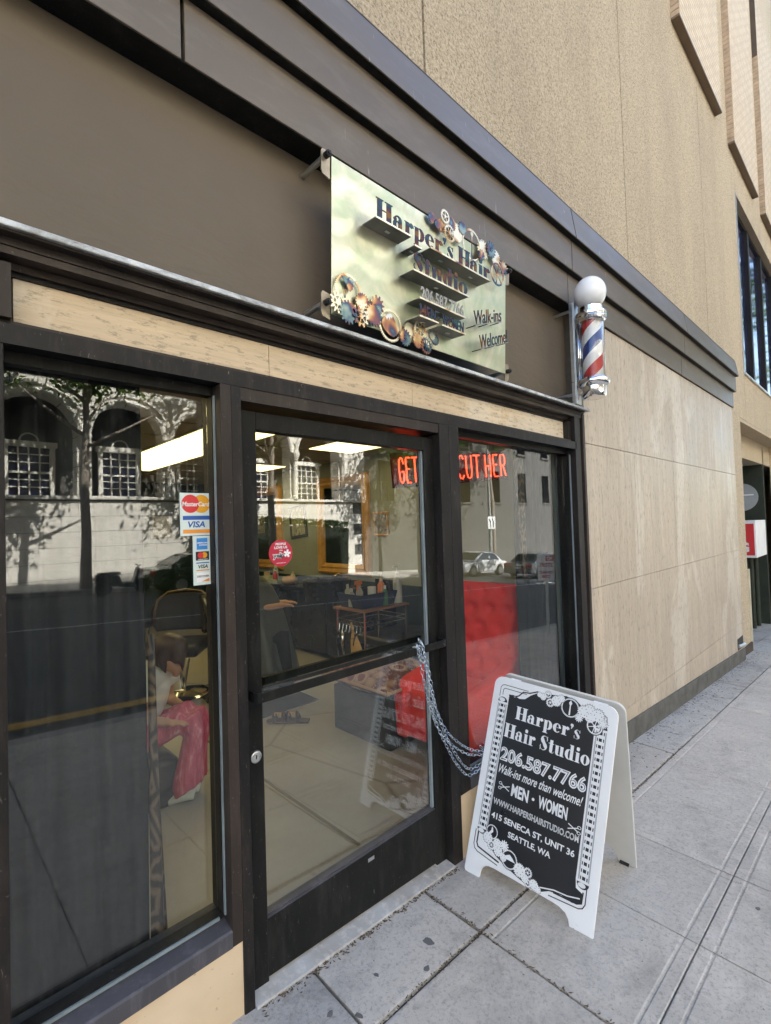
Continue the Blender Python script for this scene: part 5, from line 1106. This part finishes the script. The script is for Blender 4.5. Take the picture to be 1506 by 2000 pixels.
# caped customer
pc = thing('person', 'seated customer wrapped in a dark grey cutting cape with one hand out', 'person')
hx, hy = 2.26, 2.79
b = MB(); b.ball((hx, hy, 1.31), (.08, .08, .11), 18, 12); b.ball((hx + .07, hy - .06, 1.29), (.02, .02, .025), 8, 6); b.tube([(hx, hy, 1.24), (hx - .01, hy + .01, 1.14)], .05, 10); b.tube([(hx, hy + .02, 1.1), (hx, hy + .02, .55)], [.16, .16], 12)
for s_ in (-1, 1):
    o_ = fd * (s_ * .17); b.tube([V((hx, hy, 1.08)) + o_, V((2.38, 2.68, .86)) + o_, V((2.565, 2.49, .885)) + o_ * .5], [.05, .042, .03], 10)
    wr = V((2.565, 2.49, .885)) + o_ * .5; b.tube([wr, wr + rt * .05], [.028, .036], 10, sq=.5)
    for q in range(4): f0 = wr + rt * .045 + fd * (q - 1.5) * .017; b.tube([f0, f0 + rt * .04 + V((0, 0, -.005)), f0 + rt * .06 + V((0, 0, -.022))], [.0095, .009, .0075], 6)
    b.tube([wr + rt * .015 - fd * .024, wr + rt * .045 - fd * .046], [.011, .009], 6)
    b.tube([V((hx, hy, .56)) + o_ * .6, V((2.55, 2.50, .58)) + o_ * .6, V((2.57, 2.47, .15)) + o_ * .6, V((2.64, 2.40, .10)) + o_ * .6], [.09, .07, .05, .04], 10)
b.build('body', M_skin, pc, remesh=.012)
tq = MB()
for s_ in (-1, 1):
    o_ = fd * (s_ * .10); tq.tube([V((hx, hy, .56)) + o_, V((2.55, 2.50, .58)) + o_, V((2.57, 2.47, .13)) + o_], [.11, .09, .075], 12)
tq.build('trousers', M_curt, pc, smooth=True)
h = MB(); h.ball((hx - .015, hy + .015, 1.345), (.09, .09, .10)); h.build('hair', M_hair, pc, smooth=True)
def cape(u, v):
    a = u * 2 * math.pi; k = v; fold = 1 + .10 * k * math.sin(a * 7 + 2 * k) + .05 * k * math.sin(a * 13)
    r_ = (.085 + .26 * k ** .75) * fold; cx_, cy_ = hx + .12 * k, hy - .12 * k
    drop = 1.17 - .10 * k ** .5 - .78 * k ** 1.7
    return (cx_ + r_ * math.cos(a), cy_ + r_ * math.sin(a), drop + .14 * math.exp(-((math.cos(a) - .7) ** 2 + (math.sin(a) + .7) ** 2) / .4) * math.sin(math.pi * k))
MB().grid(72, 20, cape).build('cape', pbr('grey_nylon_cape', (.095, .105, .098), .4, var=.15), pc, smooth=True, solid=.004, clean=True)

# ------------------------------------------------------------------ across the street: stone building
YF = -21.0
def m_ashlar():
    t = NT('white_ashlar_stone'); v = t.pos(rot=(R(90), 0, 0)); bt = t.add('ShaderNodeTexBrick'); bt.inputs['Scale'].default_value = 1.0
    bt.inputs['Brick Width'].default_value = 1.3; bt.inputs['Row Height'].default_value = .62; bt.inputs['Mortar Size'].default_value = .014
    bt.inputs['Color1'].default_value = (.76, .73, .67, 1); bt.inputs['Color2'].default_value = (.70, .67, .61, 1); bt.inputs['Mortar'].default_value = (.12, .11, .10, 1); t.link(v, bt.inputs['Vector'])
    n = t.noise(t.pos(), 1.2, 5); t.color(t.mix(bt.outputs['Color'], (.42, .39, .34), t.ramp(n, [(.5, 0.0), (.75, .5)]))); t.rough(.8); t.bump(bt.outputs['Fac'], -.5, .02); return t.m
M_ash = m_ashlar(); M_stone2 = pbr('pale_carved_stone', (.74, .71, .65), .75, var=.1); M_recess = pbr('recess_shade_stone', (.10, .095, .088), .9); M_wfr = pbr('cream_window_paint', (.80, .78, .72), .5)  # recess stone is darkened in its colour for the shade inside the arches
FB = thing('stone_building', 'pale stone building with arched windows reflected in the shop glass', 'building')
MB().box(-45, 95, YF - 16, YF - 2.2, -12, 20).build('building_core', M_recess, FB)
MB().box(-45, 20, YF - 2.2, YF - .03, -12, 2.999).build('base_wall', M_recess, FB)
M_grey = pbr('shade_grey_stone', (.10, .097, .09), .85, var=.15, vs=1.5)  # the far facade's shade is put into this dark stone colour
blk_me = MB().box(0, 1.188, 0, .06, 0, .605).mesh('stone_block', M_stone2)
for r_ in range(9):
    for i in range(-4, 16):
        x = i * 1.2 + (.6 if r_ % 2 else 0); z = 2.95 - (r_ + 1) * .62
        if z + .6 < gz(x, KERB) - .1: continue
        o = bpy.data.objects.new('stone_block', blk_me); COL.objects.link(o); o.parent = FB; o.location = (x, YF - .03 + random.uniform(-.006, .006), z)
MB().box(-45, 20, YF - .74, YF + .16, 3.0, 3.14).build('sill_course', M_stone2, FB, bevel=.02)
SPZ, AR = 5.7, 1.42
for k in range(-4, 6):
    xc = 3.35 * k; pts = [(-1.675, SPZ), (-AR, SPZ)] + [(AR * math.cos(R(180 - 9 * i)), SPZ + AR * math.sin(R(180 - 9 * i))) for i in range(1, 20)] + [(AR, SPZ), (1.675, SPZ), (1.675, 9.4), (-1.675, 9.4)]
    bay = MB().prism(pts, YF - .74, YF, lambda u, v, w_: (xc + u, w_, v)).build('arch_spandrel', M_ash, FB)
    for s_ in (-1, 1): MB().box(xc + s_ * 1.42 if s_ > 0 else xc - 1.675, xc + 1.675 if s_ > 0 else xc - 1.42, YF - .74, YF - .001, 3.14, SPZ).build('pier', M_ash, bay)
    MB().tube([(xc + 1.52 * math.cos(R(6 * i)), YF + .03, SPZ + 1.52 * math.sin(R(6 * i))) for i in range(31)], .11, 6).build('arch_moulding', M_stone2, bay)
    MB().tube([(xc + 1.80 * math.cos(R(30 + 4 * i)), YF + .02, SPZ + 1.80 * math.sin(R(30 + 4 * i))) for i in range(31)], .05, 6).build('arch_moulding', M_stone2, bay)
    MB().lathe([(.17, 3.14), (.17, 3.3), (.13, 3.36), (.12, 5.2), (.15, 5.24), (.24, 5.5), (.27, 5.62), (.27, 5.69)], (xc + 1.675, YF + .08, 0), 14).build('column', M_stone2, bay)
    wf = MB()
    wf.box(xc - .88, xc - .70, YF - 1.37, YF - 1.20, 3.14, 5.2); wf.box(xc + .70, xc + .88, YF - 1.37, YF - 1.20, 3.14, 5.2); wf.box(xc - .95, xc + .95, YF - 1.37, YF - 1.10, 5.2, 5.42); wf.box(xc - .82, xc + .82, YF - 1.35, YF - 1.21, 4.12, 4.2)
    for q in range(1, 4): wf.box(xc - .70 + q * .35 - .022, xc - .70 + q * .35 + .022, YF - 1.35, YF - 1.25, 3.14, 5.2)
    for z in (3.55, 3.85, 4.55, 4.88): wf.box(xc - .7, xc + .7, YF - 1.35, YF - 1.26, z, z + .035)
    wf.tube([(xc + .3 * math.cos(R(12 * i)), YF - 1.20, 5.44 + .3 * math.sin(R(12 * i))) for i in range(16)], .035, 5)
    wn_ = wf.build('window_frame', M_wfr, bay); MB().box(xc - .7, xc + .7, YF - 1.39, YF - 1.37, 3.14, 5.2).build('pane', M_glass_far, wn_)
MB().box(-45, 18.42, YF - .74, YF, 9.4, 20).build('upper_wall', M_ash, FB); MB().box(-45, 18.42, YF - .74, YF + .35, 9.401, 9.8).build('cornice', M_stone2, FB); MB().box(-45, -15.08, YF - .74, YF, 3.14, 9.4).build('upper_wall', M_ash, FB)
MB().box(18.425, 20.0, YF - .74, YF + .25, 3.14, 20).build('corner_pilaster', M_ash, FB)
FB2 = thing('shade_grey_building', 'stone building, shade painted into its grey, with rows of windows behind the reflected cars', 'building')
MB().box(20.002, 95, YF - .74, YF + .04, -12, 3.139).build('base_wall', M_grey, FB2)
for k in range(11):
    x = 20.0 + k * 4.2; MB().box(x, x + 1.4, YF - .74, YF, 3.14, 20).build('pier', M_grey, FB2); MB().box(x + 2.8, x + 4.2, YF - .74, YF, 3.14, 20).build('pier', M_grey, FB2)
    for z0 in (3.14, 7.4, 11.6, 15.8):
        MB().box(x + 1.4, x + 2.8, YF - .74, YF - .002, z0 + 2.6, min(20, z0 + 4.26)).build('spandrel', M_grey, FB2)
        f = MB(); f.box(x + 1.4, x + 2.8, YF - .6, YF - .5, z0 + 1.25, z0 + 1.33); f.box(x + 2.06, x + 2.14, YF - .6, YF - .49, z0, z0 + 2.6); f.box(x + 1.4, x + 1.48, YF - .6, YF - .5, z0, z0 + 2.6); f.box(x + 2.72, x + 2.8, YF - .6, YF - .5, z0, z0 + 2.6); f.box(x + 1.3, x + 2.9, YF - .05, YF + .12, z0 - .14, z0 + .0)
        f = f.build('window_frame', M_recess, FB2); MB().box(x + 1.48, x + 2.72, YF - .64, YF - .62, z0, z0 + 2.6).build('pane', M_glass_far, f)

# ------------------------------------------------------------------ street trees
def m_leaf(name, c):
    t = NT(name); n = t.noise(t.pos(), 3, 3); t.n.remove(t.b); col = t.ramp(n, [(.35, dk(c, .7)), (.65, dk(c, 1.35))])
    d = t.add('ShaderNodeBsdfDiffuse'); tr = t.add('ShaderNodeBsdfTranslucent'); t.link(col, d.inputs[0]); t.link(t.mix(col, (.25, .4, .05), .3), tr.inputs[0])
    mx = t.add('ShaderNodeMixShader'); mx.inputs[0].default_value = .4; t.link(d.outputs[0], mx.inputs[1]); t.link(tr.outputs[0], mx.inputs[2]); t.link(mx.outputs[0], t.out.inputs['Surface']); return t.m
M_leaf = m_leaf('locust_leaves', (.075, .13, .028)); M_bark = pbr('grey_brown_bark', (.24, .205, .17), .9, var=.3, vs=12, stretch=(1, 1, .2), bump=.8, bs=30)
def crown_mesh(seed, rx, rz, zc, n, size):
    rg = random.Random(seed); m = MB()
    cl = []
    while len(cl) < n:
        p = V((rg.uniform(-1, 1), rg.uniform(-1, 1), rg.uniform(-1, 1)))
        if .25 < p.length < 1: cl.append(V((p.x * rx, p.y * rx, zc + p.z * rz)))
    for c in cl:
        cr = rg.uniform(.35, .75)
        for _ in range(46):
            q = V((rg.gauss(0, 1), rg.gauss(0, 1), rg.gauss(0, .6))) * cr * .55; p = c + q - V((0, 0, q.length * .5)); s_ = size * rg.uniform(.6, 1.3)
            d = V((rg.gauss(0, 1), rg.gauss(0, 1), rg.gauss(-.6, .7))).normalized(); x = d.orthogonal().normalized(); x = (x * math.cos(rg.random() * 6) + d.cross(x) * math.sin(rg.random() * 6)).normalized()
            b0 = m.P([p - d * s_ - x * s_ * .0, p + x * s_ * .42, p + d * s_, p - x * s_ * .42]); m.f.append((b0, b0 + 1, b0 + 2, b0 + 3))
    return m.mesh('crown', M_leaf, False, False)
CR = [crown_mesh(3, 3.8, 2.4, 9.5, 85, .14), crown_mesh(11, 3.0, 3.1, 9.4, 105, .14)]
def trunk_mesh(seed):
    rg = random.Random(seed); m = MB(); m.tube([(0, 0, -.4), (.02, 0, .3), (.05, .04, 2.0), (.0, .02, 3.6), (.08, -.05, 5.6), (.1, .0, 9.6)], [.24, .19, .16, .14, .11, .04], 10)
    for k in range(9):
        a = k * 2.4 + rg.random(); z = 5.0 + k * .42; L = rg.uniform(1.6, 2.6)
        m.tube([(0.03, 0, z), (L * .5 * math.cos(a), L * .5 * math.sin(a), z + .7), (L * math.cos(a), L * math.sin(a), z + 1.5)], [.075, .05, .015], 6)
    return m.mesh('trunk', M_bark, True)
TR = [trunk_mesh(1), trunk_mesh(2)]
for i, (x, y, lab, s_) in enumerate([(4.35, -18.0, 'street tree reflected before the arches in the left window', 1.0), (11.8, -18.0, 'street tree across the road reflected in the door glass', 1.05), (-2.6, -18.0, 'street tree across the road left of the arches', 1.0), (22.5, -18.6, 'street tree across the road reflected low in the right window', .95), (30.5, -18.6, 'tall street tree reflected in the upper window panes', 1.3), (19.5, -4.3, 'street tree on the near kerb far down the pavement', 1.15), (27.0, -4.3, 'street tree on the near kerb farthest down the pavement', 1.25)]):
    t = thing('street_tree', lab, 'tree', 'street trees', loc=(x, y, gz(x, KERB)), rot=(0, 0, i * 1.3)); t.scale = (s_, s_, s_)
    for nm, me in (('crown', CR[i % 2]), ('trunk', TR[i % 2])): o = bpy.data.objects.new(nm, me); COL.objects.link(o); o.parent = t

# dark clipped hedge before the far facade
def hedge_mesh():
    rg = random.Random(4); m = MB(); M_ = M_leaf
    for _ in range(7000):
        x, y, z = rg.uniform(-4.2, 4.2), rg.uniform(-.35, .35), rg.uniform(0, 2.75) ; 
        if rg.random() < .12: z = 2.75 + rg.random() * .25
        s_ = rg.uniform(.06, .13); d = V((rg.gauss(0, 1), rg.gauss(0, 1), rg.gauss(0, 1))).normalized(); x_ = d.orthogonal().normalized(); p = V((x, y, z))
        b0 = m.P([p - d * s_, p + x_ * s_ * .5, p + d * s_, p - x_ * s_ * .5]); m.f.append((b0, b0 + 1, b0 + 2, b0 + 3))
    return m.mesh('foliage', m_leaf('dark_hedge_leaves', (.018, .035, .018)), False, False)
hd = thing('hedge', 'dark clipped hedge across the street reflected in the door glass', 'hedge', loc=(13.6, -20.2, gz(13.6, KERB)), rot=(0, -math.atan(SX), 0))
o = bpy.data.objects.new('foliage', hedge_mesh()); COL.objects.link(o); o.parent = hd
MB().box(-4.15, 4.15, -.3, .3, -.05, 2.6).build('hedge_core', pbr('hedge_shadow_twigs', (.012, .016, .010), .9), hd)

# ------------------------------------------------------------------ parked cars, scooter, signs
M_tyre = pbr('tyre', (.012, .012, .012), .8); M_cglass = pbr('car_glass', (.012, .014, .016), .05, spec=.8)
M_tail = pbr('tail_lamp_red', (.45, .01, .012), .2); M_headl = pbr('head_lamp', (.7, .72, .74), .12)
def car(lab, paint, x, y, flip=False):
    t = thing('parked_car', lab, 'car', 'cars across the street', loc=(x, y, gz(x, KERB) - .13), rot=(0, -math.atan(SX) * (1 if not flip else -1), math.pi if flip else 0)); L = 2.28
    side = [(-L, .36), (-L + .02, .72), (-L + .1, .86), (-1.55, .92), (-.6, .93), (.75, .90), (1.65, .80), (L - .12, .68), (L, .52), (L - .02, .28)]
    def arch_(cx): return [(cx + .36, .26)] + [(cx + .36 * math.cos(R(a)), .32 + .36 * math.sin(R(a))) for a in range(0, 181, 20)] + [(cx - .36, .26)]
    poly = side + arch_(1.38) + arch_(-1.36) + [(-L + .06, .28)]
    MB().prism(poly, -.88, .88, lambda u, v, w_: (u, w_ * (1 - .03 * max(0, v - .6)), v)).build('body', paint, t, bevel=.05, seg=3)
    top = [(-1.75, .90), (-1.05, 1.38), (-.45, 1.455), (.25, 1.43), (1.15, .885)]
    MB().prism(top, -1, 1, lambda u, v, w_: (u, w_ * (.80 - .26 * (v - .9)), v)).build('cabin', paint, t, bevel=.04, seg=3)
    for s_ in (-1, 1):
        def wy(v): return s_ * (.803 - .26 * (v - .9))
        for q in ([(-1.45, .95), (-1.0, 1.32), (-.42, 1.39), (-.42, .95)], [(-.34, .95), (-.34, 1.39), (.2, 1.37), (.95, .94)]):
            MB().face([(u, wy(v), v) for u, v in q]).build('side_window', M_cglass, t, solid=.006)
        MB().box(.75, .95, min(s_ * .86, s_ * 1.0), max(s_ * .86, s_ * 1.0), .93, 1.03).build('wing_mirror', paint, t, bevel=.02)
        MB().box(L - .22, L - .06, min(s_ * .5, s_ * .82), max(s_ * .5, s_ * .82), .60, .70).build('headlight', M_headl, t, bevel=.02)
        MB().box(-L - .012, -L + .14, min(s_ * .48, s_ * .86), max(s_ * .48, s_ * .86), .66, .82).build('tail_light', M_tail, t, bevel=.02)
        for cx in (1.38, -1.36):
            wh = MB().lathe([(.12, -.1), (.30, -.11), (.325, -.08), (.325, .08), (.30, .11), (.12, .1)], (cx, s_ * .78, .325), 24, 'y').build('wheel', M_tyre, t, autos=True)
            r_ = MB().lathe([(.0, s_ * .09), (.05, s_ * .1), (.06, s_ * .075), (.20, s_ * .08), (.215, s_ * .108)], (cx, s_ * .78, .325), 20, 'y').build('rim', M_alu, wh, smooth=False)
    MB().face([(1.02, -.66, .97), (1.02, .66, .97), (.36, .60, 1.375), (.36, -.60, 1.375)]).build('windscreen', M_cglass, t, solid=.03); MB().face([(-1.66, -.66, .98), (-1.66, .66, .98), (-1.16, .60, 1.33), (-1.16, -.60, 1.33)]).build('rear_window', M_cglass, t, solid=.03)
    MB().box(-L - .02, -L, -.26, .26, .55, .67).build('number_plate', M_white_em, t); return t
def paint(name, c, metal=.3): 
    m_ = pbr(name, c, .28, metal, var=.03, coat=.8); return m_
car('dark green saloon car parked across the street before the arches', paint('dark_green_paint', (.008, .035, .022)), 8.1, -16.5); car('white saloon car across the street reflected in the right window', paint('white_paint', (.72, .73, .74), 0), 25.0, -16.3, True); car('silver grey saloon car out in the road reflected in the right window', paint('grey_paint', (.16, .17, .185), .6), 26.5, -12.9)
sc_ = thing('motor_scooter', 'black motor scooter with a red tail light parked behind the green car', 'scooter', loc=(5.15, -16.6, gz(5.15, KERB) - .13))
for x in (-.6, .62): w_ = MB().lathe([(.13, -.05), (.24, -.06), (.26, -.03), (.26, .03), (.24, .06), (.13, .05)], (x, 0, .26), 20, 'y').build('wheel', M_tyre, sc_); MB().lathe([(0, -.03), (.13, -.035), (.13, .035), (0, .03)], (x, 0, .26), 16, 'y').build('rim', M_alu, w_)
MB().prism([(-.85, .62), (-.8, .40), (-.35, .32), (.3, .22), (.4, .3), (.55, .85), (.48, .92), (.3, .42), (-.05, .42), (-.15, .68), (-.8, .74)], -.17, .17, lambda u, v, w_: (u, w_, v)).build('body', M_bl, sc_, bevel=.04, seg=3)
MB().box(-.75, -.1, -.15, .15, .70, .80).build('seat', M_blk_lth, sc_, bevel=.03); MB().box(-.88, -.83, -.1, .1, .56, .66).build('tail_light', M_tail, sc_); MB().tube([(.5, -.32, .98), (.52, 0, .96), (.5, .32, .98)], .018, 8).build('handlebar', M_bl, sc_); MB().tube([(.62, 0, .26), (.5, 0, .95)], .03, 8).build('fork', M_chrome, sc_)
def post_sign(lab, x, y, zs, face_dir, lines, w_, h, post_top, name='street_sign', col=None, zb=None):
    z0 = gz(x, y); t = thing(name, lab, 'sign', loc=(x, y, z0), rot=(0, 0, math.atan2(face_dir[1], face_dir[0]) + math.pi / 2))
    MB().tube([(0, 0, -.1), (0, 0, post_top)], .028, 10).build('post', M_alu, t); MB().box(-w_ / 2, w_ / 2, -.034, -.030, zs, zs + h).build('sign_plate', M_print, t, bevel=.002)
    for body, v0, v1, u0, u1, mt in lines:
        v, f = text2d(body, 1, .03); v = fit(v, u0, u1, zs + v0, zs + v1); MB().raw([(a, -.0348, b_) for a, b_, _ in v], f).build('lettering', mt, t, recalc=False)
    return t
t = post_sign('white and red parking sign on a steel post by the near kerb', 8.72, -2.86, 1.02, (-.88, .47), [('STOPS', .26, .34, -.12, .12, C_wine), ('TOW-AWAY', .13, .19, -.13, .13, C_wine), ('ZONE', .05, .11, -.08, .08, C_wine)], .31, .5, 1.56)
MB().box(-.145, .0, -.0352, -.0342, 1.40, 1.50).build('red_panel', C_wine, t); v, f = text2d('NO', 1, .04); v = fit(v, -.125, -.02, 1.415, 1.485); MB().raw([(a, -.0358, b_) for a, b_, _ in v], f).build('lettering', M_print, t, recalc=False)
lp = thing('lamp_post', 'slim grey steel lamp post with a lane arrow sign across the street', 'lamp post', loc=(29.2, -17.95, gz(29.2, KERB)))
MB().tube([(0, 0, -.2), (0, 0, 3), (0, 0, 8.5)], [.13, .11, .07], 12).build('post', pbr('grey_steel_post', (.42, .43, .42), .5, .3), lp); MB().box(-.45, .45, .14, .16, 2.9, 3.75).build('arrow_sign', M_print, lp)
for x in (-.2, .2): MB().tube([(x, .17, 3.0), (x, .17, 3.4), (x - .12, .17, 3.6)], .035, 6).build('arrow', C_blk, lp)

# ------------------------------------------------------------------ garage entrance at the far end
M_gw = pbr('dark_green_black_garage_paint', (.022, .028, .016), .7, var=.3)
gr = thing('garage_entrance', 'dark parking garage entrance at the far end of the wall', 'garage')
MB().box(9.60, 14.2, 6.1, 6.19, -3, 3.05).box(13.3, 13.4, .34, 6.1, -3, 3.05).build('garage_wall', M_gw, gr); MB().box(9.60, 14.19, .343, 6.1, 3.051, 3.09).build('garage_ceiling', pbr('grey_garage_ceiling', (.25, .24, .22), .8), gr)
MB().hexa([(9.56, .12, gz(9.56) - .2), (14.2, .12, gz(14.2) - .2), (14.2, 6.1, gz(14.2) - .2), (9.56, 6.1, gz(9.56) - .2), (9.56, .12, gz(9.56) - .004), (14.2, .12, gz(14.2) - .004), (14.2, 6.1, gz(14.2) - .1), (9.56, 6.1, gz(9.56) - .1)]).build('garage_floor', M_slab_old, gr)
MB().tube([(9.7, 1.6, 2.85), (13.25, 1.6, 2.80)], .07, 12).tube([(12.8, 1.5, 2.9), (12.8, 3.5, 2.9)], .05, 10).build('ceiling_pipe', pbr('tan_pipe', (.40, .34, .24), .6), gr); MB().box(9.62, 13.25, .36, .46, 2.93, 3.045).build('door_track', pbr('tan_track', (.36, .31, .20), .6), gr)
MB().box(9.603, 9.63, .035, .065, gz(9.6) - .02, .72).build('corner_guard', pbr('cream_guard', (.62, .56, .42), .5), gr)
bx_ = thing('parking_sign', 'white box sign with red face inside the garage entrance', 'sign')
MB().box(12.01, 13.1, .31, .62, .72, 1.46).build('sign_box', M_white, bx_, bevel=.01); MB().box(12.0, 12.009, .34, .60, .77, 1.40).build('red_face', C_red, bx_)
v, f = text2d('G', 1, .05); v = fit(v, -.11, .04, .83, 1.03); MB().raw([(11.998, .47 - a, b_) for a, b_, _ in v], f).build('lettering', M_print, bx_, recalc=False)
MB().tube([(12.3, .46, gz(12.3)), (12.3, .46, .72)], .04, 10).tube([(12.8, .46, gz(12.8)), (12.8, .46, .72)], .04, 10).build('sign_leg', M_gw, bx_)
ds = thing('disc_sign', 'round grey disc sign hanging in the garage entrance', 'sign')
MB().lathe([(0, 0), (.275, 0), (.275, .006), (0, .006)], (11.9, .50, 1.93), 32, 'x').build('disc', pbr('grey_disc', (.30, .32, .33), .5), ds); MB().box(11.893, 11.899, .30, .46, 1.96, 1.985).build('bar', M_print, ds); MB().tube([(11.92, .5, 2.2), (11.92, .5, 3.05)], .015, 8).build('hanger', M_alu, ds)

# ------------------------------------------------------------------ litter and dirt on the pavement
rg = random.Random(5)
def crumbs(name, lab, mat, n, where, smin, smax, flatness=.5):
    m = MB()
    for _ in range(n):
        x, y = where(); s_ = rg.uniform(smin, smax); a = rg.random() * 6.28; z = gz(x, y) + .0015; c_, q = math.cos(a), math.sin(a); L = s_ * rg.uniform(1, 2.2)
        b0 = m.P([(x - c_ * L, y - q * L, z), (x + q * s_ * .6, y - c_ * s_ * .6, z), (x + c_ * L, y + q * L, z), (x - q * s_ * .6, y + c_ * s_ * .6, z), (x, y, z + s_ * flatness)])
        m.f += [(b0, b0 + 1, b0 + 4), (b0 + 1, b0 + 2, b0 + 4), (b0 + 2, b0 + 3, b0 + 4), (b0 + 3, b0, b0 + 4)]
    return tag(m.build(name, mat, None, recalc=False), lab, 'debris', kind='stuff')
M_c1 = pbr('brown_leaf_litter', (.10, .065, .035), .9, var=.4, vs=40); M_c2 = pbr('pale_grit', (.50, .45, .36), .9, var=.3, vs=40); M_c3 = pbr('dark_grit', (.035, .03, .028), .9)
def joint():
    k = rg.random()
    if k < .33: return rg.uniform(.2, 4.5), P1 + rg.gauss(0, .006)
    if k < .48: return 1.704 + rg.gauss(0, .008), rg.uniform(-1.6, .0)
    if k < .72: x = rg.uniform(.85, 1.95); return x, -.014 - abs(rg.gauss(0, .012))
    return rg.uniform(3.0, 9.5), -.03 - abs(rg.gauss(0, .05))
crumbs('leaf_litter', 'brown leaf litter packed into the pavement joints', M_c1, 1300, joint, .0025, .006); crumbs('grit', 'pale grit scattered in the pavement joints', M_c2, 420, joint, .002, .0045)
crumbs('dark_grit', 'dark specks scattered over the pavement', M_c3, 420, lambda: (rg.uniform(.4, 9), rg.uniform(-1.9, -.02)), .0015, .0035, .3)
crumbs('leaf_flakes', 'dry leaf flakes along the foot of the travertine wall', M_c1, 380, lambda: (rg.uniform(2.9, 9.5), -.03 - rg.random() ** 2 * .33), .004, .011, .25); crumbs('pale_flakes', 'pale paper flakes on the pavement by the wall', M_c2, 60, lambda: (rg.uniform(3.2, 9), -.05 - rg.random() * .4), .006, .013, .15)
M_gum = pbr('old_chewing_gum', (.13, .122, .118), .8)
gp = []
for (x, y, r_) in ((1.50, -.215, .020), (1.40, -.295, .012), (1.24, -.185, .009), (1.02, -.19, .011), (1.09, -.26, .012), (.98, -.235, .008), (2.75, -1.1, .010)):
    m = MB(); m.lathe([(r_ * 1.0, .0004), (r_ * .8, .0018), (0, .0022)], (0, 0, 0), 14); m.v = [(x_ * (1 + .22 * math.sin(3 * math.atan2(y_, x_) + x * 50) + .12 * math.sin(7 * math.atan2(y_, x_))), y_ * (1 + .2 * math.sin(2 * math.atan2(y_, x_) + y * 70)), z_) for x_, y_, z_ in m.v]; o = m.build('gum_spot', M_gum, sidewalk); o.matrix_basis = Matrix.Translation((x, y, gz(x, y))) @ Matrix.Rotation(rg.random() * 3, 4, 'Z') @ Matrix.Diagonal((1.25, .8, 1, 1))
